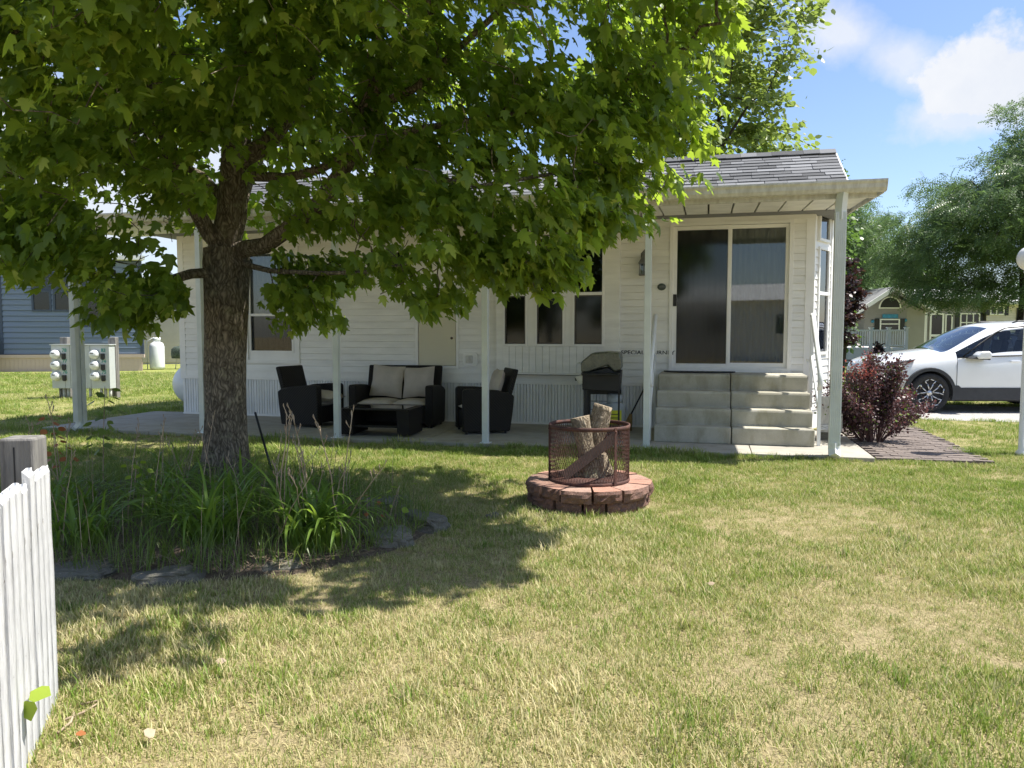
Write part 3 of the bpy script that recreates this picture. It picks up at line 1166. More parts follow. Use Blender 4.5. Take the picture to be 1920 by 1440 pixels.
# loveseat faces the camera side (its local +y points to the back)
ls = thing('wicker_loveseat', 'dark wicker loveseat with two beige back cushions against the wall', 'loveseat', HR(-5.93, .72), HROT + R(4))
seat_set(ls, 1.30)
cushion(ls, -.27, .32, .345, .53, .58, .12, name='seat_cushion', seed=1)
cushion(ls, .27, .32, .345, .53, .58, .12, name='seat_cushion', seed=2)
cushion(ls, -.23, .55, .65, .52, .50, .17, (R(74), R(4), 0), 'back_cushion', seed=3)
cushion(ls, .27, .55, .64, .50, .48, .17, (R(74), R(-3), 0), 'back_cushion', seed=4)
# left chair turned to the right
lc = thing('wicker_armchair', 'dark wicker armchair left of the table, cushion hanging over its seat', 'armchair', HR(-6.88, .72), HROT + R(82), 'wicker armchairs on the patio')
seat_set(lc, .68)
cushion(lc, 0, .30, .345, .44, .56, .11, name='seat_cushion', seed=5)
cushion(lc, .02, .16, .45, .48, .50, .15, (R(6), 0, R(5)), 'back_cushion', seed=6)
rc = thing('wicker_armchair', 'dark wicker armchair right of the table, seen from its side, cushion upright', 'armchair', HR(-4.80, .52), HROT + R(-62), 'wicker armchairs on the patio')
seat_set(rc, .68)
cushion(rc, 0, .30, .345, .44, .56, .11, name='seat_cushion', seed=7)
cushion(rc, 0, .53, .65, .46, .48, .15, (R(74), 0, 0), 'back_cushion', seed=8)
# coffee table
ct = thing('wicker_coffee_table', 'low dark wicker coffee table with dark glass top in front of the loveseat', 'coffee table', HR(-5.75, .02), HROT + R(3))
for sx in (-1, 1):
    obj('side_panel', MB().prism([(-.28, .02), (.28, .02), (.30, .36), (-.30, .36)], sx * .40 - .09, sx * .40 + .09, 'x'), M['wicker'], ct, bevel=.015)
obj('shelf', MB().box(-.32, .32, -.24, .24, .12, .15), M['wicker'], ct)
obj('back_panel', MB().box(-.32, .32, .20, .24, .15, .34), M['wicker'], ct)
obj('table_frame', MB().box(-.50, .50, -.31, .31, .355, .375), M['wicker'], ct, bevel=.008)
obj('table_top', MB().box(-.42, .42, -.24, .24, .376, .383), mat_paint('dark_table_glass', (.03, .032, .034), 1, .08), ct)

# ------------------------------------------------------------------ grill, tank, broom
gr = thing('gas_grill', 'black cart gas grill with grey green lid beside the steps', 'grill', HR(-2.82, 1.18), HROT + R(-86))
# local: x = width of grill, -y = front. seen from its side; rotate so that front points left
lidm = plain('grey_green_lid', (.13, .135, .10), .28, .15, 6, metal=.35)
obj('lid', MB().prism([(-.30, .86), (-.30, 1.0), (-.16, 1.12), (.06, 1.14), (.22, 1.13), (.24, 1.05), (.24, .90), (.15, .87), (.06, .955), (-.10, .90), (-.22, .86)], -.02, .60, 'x'), lidm, gr, bevel=.02)
obj('lid_handle', MB().tube([(.06, -.30, .97), (.06, -.36, .97), (.52, -.36, .97), (.52, -.30, .97)], .011, 6), M['white_metal'], gr)
obj('firebox', MB().prism([(-.28, .62), (.22, .60), (.24, .87), (.15, .869), (.06, .93), (-.10, .89), (-.22, .86), (-.30, .86)], .0, .58, 'x'), M['black'], gr, bevel=.012)
obj('control_panel', MB().prism([(-.33, .70), (-.28, .70), (-.28, .82), (-.38, .80)], -.02, .60, 'x'), M['gutter'], gr, bevel=.006)
for k in (.12, .30, .48):
    obj('knob', MB().lathe([(0, 0), (.024, 0), (.02, .03), (0, .03)], 10, M=Matrix.Translation((k, -.36, .76)) @ Matrix.Rotation(R(100), 4, 'X')), M['black'], gr)
obj('side_shelf', MB().box(-.32, -.03, -.26, .22, .84, .86), M['black'], gr, bevel=.006)
obj('side_shelf', MB().box(.61, .90, -.26, .22, .84, .86), M['black'], gr, bevel=.006)
for (x_, y_) in ((.0, -.26), (.0, .20), (.56, -.26), (.56, .20)):
    w_ = .05 if y_ < 0 else .025
    obj('leg', MB().box(x_, x_ + .03, y_, y_ + w_, .02, .62), M['black'], gr)
obj('side_brace', MB().box(.0, .03, -.23, .22, .52, .60).box(.0, .03, .08, .22, .46, .54), M['black'], gr)
obj('bottom_shelf', MB().box(0, .59, -.25, .22, .12, .14), M['black'], gr)
for z_ in (.30, .42):
    obj('rack_wire', MB().tube([(.01, -.22, z_), (.01, .2, z_)], .004, 5), M['black'], gr)
lp = thing('propane_cylinder', 'grey propane cylinder with yellow label under the grill', 'gas cylinder', HR(-2.66, .95), HROT)
grey = plain('cylinder_grey', (.42, .45, .45), .45, .1)
obj('cylinder_body', MB().lathe([(.10, .0), (.10, .03), (.14, .05), (.152, .10), (.152, .34), (.14, .40), (.09, .435), (.03, .45)], 24), grey, lp)
obj('collar', MB().lathe([(.10, .43), (.105, .44), (.105, .54), (.095, .54), (.095, .44)], 20, closed=True), grey, lp)
obj('valve', MB().lathe([(.03, .44), (.02, .5), (.035, .51), (.035, .53), (0, .535)], 10), M['black'], lp)
yl = MB()
for i in range(9):
    a0 = R(-150 + i * 13)
    yl.v += [(.1535 * math.cos(a0), .1535 * math.sin(a0), .12), (.1535 * math.cos(a0), .1535 * math.sin(a0), .33)]
    if i: yl.face((2 * i - 2, 2 * i, 2 * i + 1, 2 * i - 1), 0, True)
obj('warning_label', yl, plain('yellow_label', (.72, .70, .03), .5), lp)
for z_ in (.15, .22, .27):
    yb = MB()
    for i in range(7):
        a0 = R(-140 + i * 13)
        yb.v += [(.1542 * math.cos(a0), .1542 * math.sin(a0), z_), (.1542 * math.cos(a0), .1542 * math.sin(a0), z_ + .012)]
        if i: yb.face((2 * i - 2, 2 * i, 2 * i + 1, 2 * i - 1), 0, True)
    obj('label_print', yb, M['black'], lp)
br = thing('broom', 'broom with black handle and straw head leaning between grill and steps', 'broom', HR(-2.52, 1.25), HROT)
obj('handle', MB().tube([(.05, 0, .22), (.33, .38, .82)], .012, 6), M['black'], br)
obj('bristles', MB().tube([(.055, 0, .24), (.03, -.01, .12), (-.0, -.02, .0)], [.02, .05, .075], 8), plain('straw', (.40, .26, .10), .9, .3, 40, .6, 80), br)

# ------------------------------------------------------------------ fire pit
FC = Vector((.66, 6.52, 0))
pit = thing('fire_pit', 'round fire pit of two courses of red split face blocks in the lawn', 'fire pit', FC)
def wedge(r0, r1, a0, a1, z0, z1, seed):
    """block with rough split outer face"""
    m_ = MB()
    n, k = 7, 4
    rnd = random.Random(seed)
    def pt(r, a, z): return (r * math.cos(a), r * math.sin(a), z)
    grid = []
    for j in range(k + 1):
        for i in range(n + 1):
            a_ = a0 + (a1 - a0) * i / n
            z = z0 + (z1 - z0) * j / k
            edge = (i in (0, n)) or (j in (0, k))
            r = r1 + mnoise.noise(Vector((a_ * 14, z * 45, seed))) * (.022 if not edge else .012) - (.014 if edge else 0)
            m_.v.append(pt(r, a_, z))
    for j in range(k):
        for i in range(n):
            q = j * (n + 1) + i
            m_.face((q, q + 1, q + n + 2, q + n + 1), 1, False)
    o = len(m_.v)
    for i in range(n + 1):
        a_ = a0 + (a1 - a0) * i / n
        m_.v += [pt(r0, a_, z0), pt(r0, a_, z1)]
    for i in range(n):
        m_.face((k * (n + 1) + i, k * (n + 1) + i + 1, o + 2 * i + 3, o + 2 * i + 1), 0)
        m_.face((o + 2 * i, o + 2 * i + 1, o + 2 * i + 3, o + 2 * i + 2), 0)
        m_.face((i + 1, i, o + 2 * i, o + 2 * i + 2), 0)
    for i, fl in ((0, 0), (n, 1)):
        col_ = [j * (n + 1) + i for j in range(k + 1)]
        f_ = col_ + [o + 2 * i + 1, o + 2 * i]
        m_.face(f_[::-1] if fl == 0 else f_, 1)
    return m_


NB = 12
for course, (z0, z1, off, r1) in enumerate(((.0, .098, .21, .515), (.102, .20, 0.02, .535))):
    a_ = off
    k = 0
    widths = [random.choice((.8, .95, 1.3, 1.0)) for _ in range(NB)]
    tot = sum(widths)
    for wd in widths:
        da = wd / tot * 2 * math.pi
        dz = random.uniform(-.004, .004)
        obj('block', wedge(.27, r1 + random.uniform(-.012, .012), a_ + .019, a_ + da - .019, z0 + dz, z1 + dz, k + course * 20), [M['fire_brick'], M['fire_brick_rough']], pit)
        a_ += da; k += 1
ash = MB().lathe([(0, .13), (.12, .145), (.2, .12), (.272, .08)], 30)
obj('ash_bed', ash, M['ash'], pit)

# mesh basket
BR, BZ0, BZ1 = .338, .21, .665
bas = thing('mesh_fire_basket', 'rusty round wire mesh screen standing on the fire pit', 'fire screen', FC + Vector((-.0, .0, 0)))
for z in (BZ0, BZ1):
    obj('rim', MB().lathe([(BR - .004, z - .016), (BR + .006, z - .016), (BR + .008, z), (BR + .006, z + .016), (BR - .004, z + .016)], 48, closed=True), M['rust'], bas)
ms = MB()
ND = 88
hh = BZ1 - BZ0
pitch_a = 2 * math.pi / ND
rows = 13
wr = .0011
for s in (-1, 1):
    for i in range(ND):
        o = len(ms.v)
        for j in range(rows + 1):
            a_ = i * pitch_a + s * pitch_a * .5 * (1 if j % 2 else -1) * .5 + (pitch_a * .25 * s)
            z = BZ0 + hh * j / rows
            for q in (-1, 1):
                ms.v.append(((BR) * math.cos(a_ + q * wr / BR), BR * math.sin(a_ + q * wr / BR), z))
            for q in (-1, 1):
                ms.v.append(((BR + .003) * math.cos(a_ + q * wr / BR), (BR + .003) * math.sin(a_ + q * wr / BR), z))
        for j in range(rows):
            b0 = o + 4 * j
            b1 = b0 + 4
            ms.face((b0 + 2, b0 + 3, b1 + 3, b1 + 2)); ms.face((b0, b1, b1 + 1, b0 + 1))
            ms.face((b0, b0 + 2, b1 + 2, b1)); ms.face((b0 + 1, b1 + 1, b1 + 3, b0 + 3))
# second zigzag: alternate rows so that the strands meet as diamonds
o = obj('wire_mesh', ms, M['rust'], bas)
for a_ in (R(-58), R(-172), R(60)):
    mt = Matrix.Rotation(a_, 4, 'Z')
    st = obj('strap', MB().box(BR + .009, BR + .014, -.012, .012, BZ0 - .025, BZ1 + .012, M=mt), M['rust'], bas)
    obj('rivet', MB().lathe([(0, 0), (.008, 0), (.005, .006), (0, .007)], 8, M=mt @ Matrix.Translation((BR + .014, 0, BZ1 - .02)) @ Matrix.Rotation(R(90), 4, 'Y')), M['rust'], st)
obj('grate_ring', MB().lathe([(.20, .235), (.325, .215), (.325, .225), (.20, .245)], 36, closed=True), M['rust'], bas)
# the fallen lid leaning diagonally inside
lidp = MB().prism([(-.24, -.012), (.24, -.012), (.24, .012), (-.24, .012)], -.05, .05, 'y')
o = obj('iron_plate', MB().box(-.30, .27, -.042, .042, -.004, .004), plain('charred_iron', (.045, .027, .022), .85, .3, 20))
o.location = FC + Vector((.01, -.13, .43)); o.rotation_euler = (R(60), R(-36), R(8))
tag(o, 'rusty flat iron bar leaning diagonally inside the mesh basket', 'iron bar')


def log(p0, p1, r, label, seed):
    p0, p1 = Vector(p0), Vector(p1)
    m_ = MB()
    n, k = 22, 18
    ax = (p1 - p0)
    L = ax.length
    for j in range(k + 1):
        z = L * j / k
        for i in range(n):
            a_ = 2 * math.pi * i / n
            rr = r * (1 + .25 * mnoise.noise(Vector((math.cos(a_) * 1.5, math.sin(a_) * 1.5, z * 4 + seed))) + .14 * mnoise.noise(Vector((math.cos(a_) * 7, math.sin(a_) * 7, z * 9 + seed))))
            m_.v.append((rr * math.cos(a_), rr * math.sin(a_), z))
    for j in range(k):
        for i in range(n):
            ii = (i + 1) % n
            m_.face((j * n + i, j * n + ii, (j + 1) * n + ii, (j + 1) * n + i), 0, True)
    m_.face([k * n + i for i in range(n)], 1)
    m_.face([i for i in range(n)][::-1], 1)
    o = obj('firewood_log', m_, [M['log_bark'], plain('cut_wood', (.42, .34, .24), .9, .3, 9, .4, 40)])
    o.location = p0
    o.rotation_euler = ax.to_track_quat('Z', 'Y').to_euler()
    return tag(o, label, 'log', 'logs standing in the fire basket')


log(FC + Vector((.03, -.05, .22)), FC + Vector((-.085, .0, .735)), .078, 'short upright log on the left of the fire basket', 3)
log(FC + Vector((-.05, .02, .22)), FC + Vector((.125, .04, .83)), .080, 'tallest lichen covered log leaning right out of the fire basket', 8)
log(FC + Vector((.17, .02, .22)), FC + Vector((-.03, .11, .69)), .06, 'thin log half hidden behind the other logs in the fire basket', 12)
log(FC + Vector((-.12, -.02, .27)), FC + Vector((.14, .03, .27)), .08, 'log lying flat at the bottom of the fire basket', 15)
log(FC + Vector((.02, -.02, .20)), FC + Vector((.02, .0, .42)), .12, 'thick stump between the leaning logs at the bottom of the fire basket', 19)


# ------------------------------------------------------------------ foliage tools
def bulk_mesh(name, verts, tris, mats, tints=None, smooth=False):
    me = bpy.data.meshes.new(name)
    nv, nt = len(verts), len(tris)
    me.vertices.add(nv)
    me.vertices.foreach_set('co', np.ascontiguousarray(verts, dtype=np.float32).ravel())
    me.loops.add(nt * 3)
    me.loops.foreach_set('vertex_index', np.ascontiguousarray(tris, dtype=np.int32).ravel())
    me.polygons.add(nt)
    me.polygons.foreach_set('loop_start', np.arange(0, nt * 3, 3, dtype=np.int32))
    if smooth: me.polygons.foreach_set('use_smooth', np.ones(nt, dtype=bool))
    for m in mats: me.materials.append(m)
    me.update(calc_edges=True)
    if tints is not None:
        at = me.attributes.new('tint', 'FLOAT', 'POINT')
        at.data.foreach_set('value', np.ascontiguousarray(tints, dtype=np.float32))
    return me


def norm(a):
    return a / np.maximum(np.linalg.norm(a, axis=-1, keepdims=True), 1e-9)


_h = [(.18, -.05), (.42, .12), (.30, .28), (.52, .60), (.20, .52), (.17, .72)]
MAPLE_V = [(0, 0), (0, .4), (0, 1.0)] + _h + [(-x, y) for x, y in _h]
MAPLE_V = np.array([(x, y, -.22 * abs(x) - .16 * y * y) for x, y in MAPLE_V])
MAPLE_T = []
for s, o in ((1, 3), (-1, 9)):
    ch_ = [0] + [o + i for i in range(6)] + [2]
    for i in range(7):
        t_ = (1, ch_[i], ch_[i + 1])
        MAPLE_T.append(t_ if s == 1 else t_[::-1])
MAPLE_T = np.array(MAPLE_T)
ROUND_V = np.array([(0, 0, 0), (.38, .2, -.05), (.42, .55, -.08), (0, 1, -.12), (-.42, .55, -.08), (-.38, .2, -.05)], float)
ROUND_T = np.array([(0, 1, 2), (0, 2, 3), (0, 3, 4), (0, 4, 5)])
SPRAY_V = []
SPRAY_T = []
for i in range(5):
    y = .12 + i * .19
    for s in (-1, 1):
        o = len(SPRAY_V)
        SPRAY_V += [(0, y, -.10 * y * y * 2), (s * .23, y + .03, -.1 * y * y * 2 - .06), (s * .20, y + .13, -.1 * y * y * 2 - .05)]
        SPRAY_T.append((o, o + 1, o + 2))
SPRAY_V = np.array(SPRAY_V); SPRAY_T = np.array(SPRAY_T)


def place_leaves(pos, tipdir, nrm, size, TV, TT):
    """all leaves in one vertex array"""
    y = norm(tipdir)
    z = norm(nrm - y * np.sum(nrm * y, 1, keepdims=True))
    x = np.cross(y, z)
    n = len(pos)
    crl = rng.uniform(.2, 2.6, n)[:, None, None]
    x = x * rng.uniform(.75, 1.12, n)[:, None]
    z = z * crl[:, 0]
    V_ = (TV[None, :, 0, None] * x[:, None, :] + TV[None, :, 1, None] * y[:, None, :] + TV[None, :, 2, None] * z[:, None, :]) * size[:, None, None] + pos[:, None, :]
    T_ = TT[None] + (np.arange(n) * len(TV))[:, None, None]
    return V_.reshape(-1, 3), T_.reshape(-1, 3)


def grow(limbs, targets, centre, seg=.35, wig=.06, rs=None):
    """limbs: list of (points, base radius, parent hint). returns node arrays"""
    rs = rs or np.random.default_rng(3)
    pos, par, rmin = [], [], []
    for pts, r0, r1 in limbs:
        pts = [np.array(p, float) for p in pts]
        if not pos:
            prev = -1
        else:
            d = np.linalg.norm(np.array(pos) - pts[0], axis=1)
            prev = int(d.argmin())
            pts = pts[0:]
        start = True
        dense = [pts[0]]
        for a, b in zip(pts[:-1], pts[1:]):
            k = max(1, int(np.linalg.norm(b - a) / seg))
            for i in range(1, k + 1):
                dense.append(a + (b - a) * i / k)
        tot = len(dense)
        for i, p in enumerate(dense):
            if prev >= 0 and i == 0 and np.linalg.norm(pos[prev] - p) < .05: continue
            j = rs.normal(0, wig * .35, 3) if 0 < i < tot - 1 else 0
            pos.append(p + j); par.append(prev); rmin.append(r0 + (r1 - r0) * i / max(1, tot - 1))
            prev = len(pos) - 1
    A = np.zeros((len(pos) + len(targets) * 14, 3))
    A[:len(pos)] = pos
    nn = len(pos)
    D = np.linalg.norm(A[:nn] - centre, axis=1)
    dist_c = np.zeros(len(A)); dist_c[:nn] = D
    # targets in order of distance to the limbs
    d0 = np.array([np.linalg.norm(A[:nn] - t, axis=1).min() for t in targets])
    order = np.argsort(d0)
    tips = []
    for ti in order:
        t = targets[ti]
        d = np.linalg.norm(A[:nn] - t, axis=1)
        dc = np.linalg.norm(t - centre)
        cost = d + np.maximum(0, dist_c[:nn] - dc) * 1.0
        a = int(cost.argmin())
        L = d[a]
        if L < .05: continue
        k = max(2, int(L / (seg * .75)) + 1)
        k = min(k, 12)
        p0 = A[a].copy()
        up = np.array([0, 0, 1.0])
        bow = rs.normal(0, .10, 3) * L + up * (.10 * L)
        prev = a
        for i in range(1, k + 1):
            s = i / k
            p = p0 + (t - p0) * s + bow * (4 * s * (1 - s)) * .5
            if i < k: p = p + rs.normal(0, wig * .3, 3)
            A[nn] = p
            par.append(prev); rmin.append(0)
            dist_c[nn] = np.linalg.norm(p - centre)
            prev = nn; nn += 1
        tips.append(prev)
    return A[:nn], np.array(par), np.array(rmin), tips


def radii(A, par, rmin, tip_r, ex=2.35):
    n = len(A)
    acc = np.zeros(n)
    kids = np.zeros(n, int)
    for i in range(n):
        if par[i] >= 0: kids[par[i]] += 1
    r = np.zeros(n)
    for i in range(n - 1, -1, -1):
        v_ = acc[i] if kids[i] else tip_r ** ex
        r[i] = max(v_ ** (1 / ex), tip_r)
        if par[i] >= 0: acc[par[i]] += r[i] ** ex
    return np.maximum(r, rmin), kids


def skin(A, par, r, kids, cls):
    """tubes along chains; cls(r)-> number of sides"""
    n = len(A)
    children = [[] for _ in range(n)]
    for i in range(n):
        if par[i] >= 0: children[par[i]].append(i)
    chains = []
    stack = [(0, -1)]
    while stack:
        i, p = stack.pop()
        ch_ = [p] if p >= 0 else []
        while True:
            ch_.append(i)
            c = children[i]
            if not c: break
            c = sorted(c, key=lambda q: -r[q])
            for q in c[1:]: stack.append((q, i))
            i = c[0]
        if len(ch_) > 1: chains.append(ch_)
    return chains


def build_tree(name, label, limbs, targets, centre, leaf, n_leaf, size, bark, leafmat, rs, tip_r=.0035, spread=.28, cat='tree', droop=.6, split_leaves=0, trunk_extra=None, group=None, trunk_min=.05, rootflare=None, seg=.35, leaf_drop=None):
    A, par, rmin, tips = grow(limbs, targets, np.array(centre), rs=rs, seg=seg)
    r, kids = radii(A, par, rmin, tip_r)
    chains = skin(A, par, r, kids, None)
    root = thing(name, label, cat, tuple(A[0]), 0, group)
    o_ = Vector(A[0])
    mbt, mbb = MB(), MB()
    for ch_ in chains:
        rr = r[ch_].copy()
        if len(ch_) > 1 and par[ch_[1]] == ch_[0]:
            rr[0] = min(rr[0], rr[1] * 1.25)
        if ch_[0] == 0: rr[0] = r[0]
        pts = [Vector(A[i]) - o_ for i in ch_]
        big = rr.max()
        if big > trunk_min:
            mbt.tube(pts, list(rr), 18 if big > .12 else 9, 0, True, False)
        else:
            mbb.tube(pts, list(rr), 6 if big > .02 else 4, 0, True, False)
    tk = obj('trunk', mbt, bark, root)
    if mbb.v:
        obj('branches', mbb, bark, root)
    # leaves: on twigs round each tip and back along its last nodes
    TV, TT = leaf
    tipn = np.array(tips)
    per = max(1, int(n_leaf / len(tipn)))
    base = np.repeat(tipn, per)
    back = rs.random(len(base))
    pp = A[np.maximum(par[base], 0)]
    pos = A[base] + (pp - A[base]) * (back[:, None] ** 1.5)
    pos = pos + np.clip(rs.normal(0, 1, pos.shape), -1.5, 1.5) * spread * np.array([1, 1, .38])
    out = pos - np.array(centre); out[:, 2] *= .2
    out = norm(out)
    td = out * .7 + rs.normal(0, .45, pos.shape); td[:, 2] -= droop
    nr = rs.normal(0, .42, pos.shape) + out * .25; nr[:, 2] += 1.0
    sz = size * rs.uniform(.42, 1.2, len(pos))
    if leaf_drop is not None:
        keep = leaf_drop(pos)
        pos, td, nr, sz = pos[keep], td[keep], nr[keep], sz[keep]
    tint = rs.random(len(pos))
    if split_leaves:
        # the leaves that show largest: nearest to the camera inside the frame
        c = np.array([0, 0, CAM_H])
        rel = pos - c
        fx = rel[:, 0] / np.maximum(rel[:, 1], .1)
        fz = rel[:, 2] / np.maximum(rel[:, 1], .1)
        ok = (rel[:, 1] > .8) & (np.abs(fx) < .66) & (fz < .43) & (fz > -.3)
        app = np.where(ok, sz / np.linalg.norm(rel, axis=1), 0)
        idx = np.argsort(-app)
        sel = idx[:split_leaves]
        restm = np.ones(len(pos), bool); restm[sel] = False
        for i in sel:
            V_, T_ = place_leaves(pos[i:i + 1] - A[0], td[i:i + 1], nr[i:i + 1], sz[i:i + 1], TV, TT)
            me = bulk_mesh('leaf', V_, T_, [leafmat], np.full(len(V_), tint[i]), True)
            link('leaf', me, root)
        pos, td, nr, sz, tint = pos[restm], td[restm], nr[restm], sz[restm], tint[restm]
    V_, T_ = place_leaves(pos - A[0], td, nr, sz, TV, TT)
    me = bulk_mesh('foliage', V_, T_, [leafmat], np.repeat(tint, len(TV)), True)
    fo = link('foliage', me, root)
    fo['kind'] = 'stuff'
    return root, tk, A


def blob_pts(blobs, n, rs, shell=.6):
    vols = np.array([b[3] * b[4] * b[5] * (b[6] if len(b) > 6 else 1) for b in blobs])
    cnt = np.maximum(1, (vols / vols.sum() * n).astype(int))
    out = []
    for b, c in zip(blobs, cnt):
        d = norm(rs.normal(0, 1, (c, 3)))
        q = rs.random(c) ** (1 / 3.0)
        q = shell * q + (1 - shell) * np.maximum(q, rs.random(c) ** .2)
        out.append(np.array(b[:3]) + d * q[:, None] * np.array(b[3:6]))
    return np.concatenate(out)


# ------------------------------------------------------------------ maple
TB = Vector((-2.80, 7.42, 0))
rs = np.random.default_rng(11)
MC = (-2.7, 7.2, 2.4)
blobs = [
    (-2.7, 7.0, 5.6, 3.6, 3.2, 2.7, .5),
    (-3.3, 6.0, 3.7, 2.2, 1.2, .9, 1.6),
    (-1.9, 6.1, 3.9, 1.4, 1.0, .6, 1.6),
    (-3.0, 6.8, 3.6, 3.2, 2.8, 1.4, .7),
    (.45, 6.8, 4.0, 1.5, 1.5, 1.0, 1.5),
    (.95, 6.7, 3.0, .72, .9, .55, 3.2),
    (.75, 6.4, 2.55, .50, .6, .30, 5.0),
    (-.05, 6.1, 2.75, .9, 1.0, .6, 2.8),
    (-.10, 6.0, 2.10, .60, .6, .28, 5.0),
    (.12, 6.0, 1.88, .33, .4, .12, 14.0),
    (-.75, 6.2, 1.80, .45, .4, .16, 9.0),
    (-.85, 6.2, 2.2, .7, .7, .35, 3.4),
    (-1.35, 6.8, 2.9, .8, .9, .6, 1.6),
    (-1.85, 7.2, 1.80, .42, .45, .45, 8.0),
    (-3.35, 6.3, 1.78, .62, .7, .28, 5.5),
    (-3.7, 6.1, 2.1, .8, .7, .3, 3.0),
    (-3.3, 5.9, 2.6, .8, .8, .40, 2.0),
    (-4.5, 6.9, 2.45, .9, .9, .55, 2.0),
    (-4.8, 7.4, 3.6, 1.3, 1.5, 1.0, 1.1),
    (-.9, 4.8, 3.9, 1.3, 1.0, .5, 1.5),
    (-1.6, 4.7, 3.7, 1.6, .7, .5, 1.4),
    (-3.0, 4.6, 3.6, 1.2, .8, .6, 1.0),
    (1.45, 5.2, 4.5, 1.1, .85, .5, 5.0),
    (1.5, 6.1, 4.5, .9, .6, .4, 3.5),
    (1.1, 4.85, 4.3, .9, .6, .4, 5.5),
    (1.6, 5.6, 4.4, .8, .6, .35, 5.0),
    (.9, 6.4, 4.9, 1.1, 1.0, .5, 1.8),
    (.0, 4.75, 4.6, 1.4, .7, .5, 3.2),
    (.2, 3.75, 4.3, .6, .45, .3, 3.0),
    (-1.9, 5.5, 5.3, 2.4, 1.6, .8, 1.2),
    (-2.2, 4.4, 4.9, 1.6, .9, .7, 1.2),
]
tg = blob_pts(blobs, 2900, rs, .5)
def low_ok(p):
    """keep the view lines under the crown open (trunk, lawn, house front)"""
    s = p[:, 0] / p[:, 1]
    e = (p[:, 2] - CAM_H) / p[:, 1]
    ok = ~((np.abs(s + .375) < .045) & (e < .115) & (p[:, 1] < 7.6))
    ok &= ~((np.abs(s + .35) < .035) & (e < .20) & (p[:, 1] < 7.3))
    ok &= ~((s > .205) & (e < .10))
    ok &= ~((s > .235) & (p[:, 1] < 9.5) & (e < .19) )
    ok &= ~((s > .29) & (p[:, 1] < 10) & (e < .47))
    ok &= ~((s > -.215) & (s < -.13) & (e < .045))
    ok &= ~((s < -.30) & (e < -.008 + .02 * np.sin(s * 40)))
    ok &= ~((s < -.57) & (e < .05))
    ok &= ~((s > .07) & (e < .050 + (s - .07) * .38))
    ok &= (e > -.012)
    return ok
tg = tg[low_ok(tg)]
tg = tg[np.hypot(tg[:, 0] - TB.x, tg[:, 1] - TB.y) > .35]
limbs = [
    ([TB, TB + Vector((.02, 0, .6)), P(420, 620, 7.42), P(420, 500, 7.42), P(432, 400, 7.42), P(442, 280, 7.35), P(455, 150, 7.3), P(440, 20, 7.2), (-2.6, 7.1, 6.4), (-2.5, 7.1, 7.6)], .19, .03),
    ([P(440, 470, 7.4), P(500, 455, 7.2), P(592, 396, 6.9), P(650, 300, 6.8), P(680, 210, 6.7), P(740, 110, 6.5), P(800, 20, 6.4), (-.4, 6.3, 5.6)], .085, .02),
    ([P(430, 480, 7.4), P(395, 440, 7.3), P(345, 370, 7.1), P(320, 270, 7.0), P(290, 180, 6.9), P(220, 60, 6.8), (-4.3, 6.6, 5.6)], .085, .02),
    ([P(425, 510, 7.4), P(360, 512, 7.2), P(290, 532, 6.9), P(200, 520, 6.7), P(110, 500, 6.6), P(20, 470, 6.6)], .055, .012),
    ([P(450, 300, 7.35), P(500, 270, 7.3), P(560, 190, 7.3), P(590, 90, 7.3), P(600, -40, 7.2), (-1.6, 7.2, 6.8)], .095, .02),
    ([P(455, 330, 7.35), P(540, 330, 7.1), P(600, 320, 6.9), P(700, 260, 6.5), P(800, 240, 6.3), P(950, 220, 6.2), P(1150, 200, 6.3)], .05, .01),
    ([P(455, 495, 7.35), P(510, 508, 7.1), P(600, 515, 6.9), P(700, 505, 6.6), P(820, 480, 6.3), P(960, 500, 6.1)], .032, .008),
    ([P(680, 210, 6.7), P(780, 160, 6.6), P(880, 60, 6.5), P(980, -20, 6.4)], .045, .012),
    ([P(425, 380, 7.4), P(380, 330, 7.5), P(200, 240, 7.4), P(60, 200, 7.3)], .05, .012),
    ([P(438, 300, 7.3), P(420, 200, 6.8), P(480, 60, 6.0), (-1.7, 5.0, 4.3)], .05, .015),
    ([P(320, 270, 7.0), P(260, 200, 6.2), P(200, 60, 5.4)], .035, .01),
    ([P(440, 420, 7.4), P(470, 330, 8.2), P(520, 200, 9.2)], .05, .012),
    ([P(700, 260, 6.5), P(780, 330, 6.4), P(900, 350, 6.3), P(1050, 330, 6.4), P(1180, 330, 6.6)], .03, .008),
]
limbs = [([tuple(p) for p in a], b, c) for a, b, c in limbs]
def leaf_keep(pos):
    nz = np.array([mnoise.noise(Vector((p[0] * 1.35, p[1] * 1.35, p[2] * 2.1))) for p in pos])
    return low_ok(pos) & (nz > -.16)
maple, trunk_o, mA = build_tree('maple_tree', 'large maple tree with furrowed trunk and broad leafy crown in front of the house', limbs, tg, MC, (MAPLE_V, MAPLE_T), 88000, .125, M['bark'], M['maple_leaf'], rs, split_leaves=298, droop=.8, spread=.17, leaf_drop=leaf_keep, trunk_min=.045)
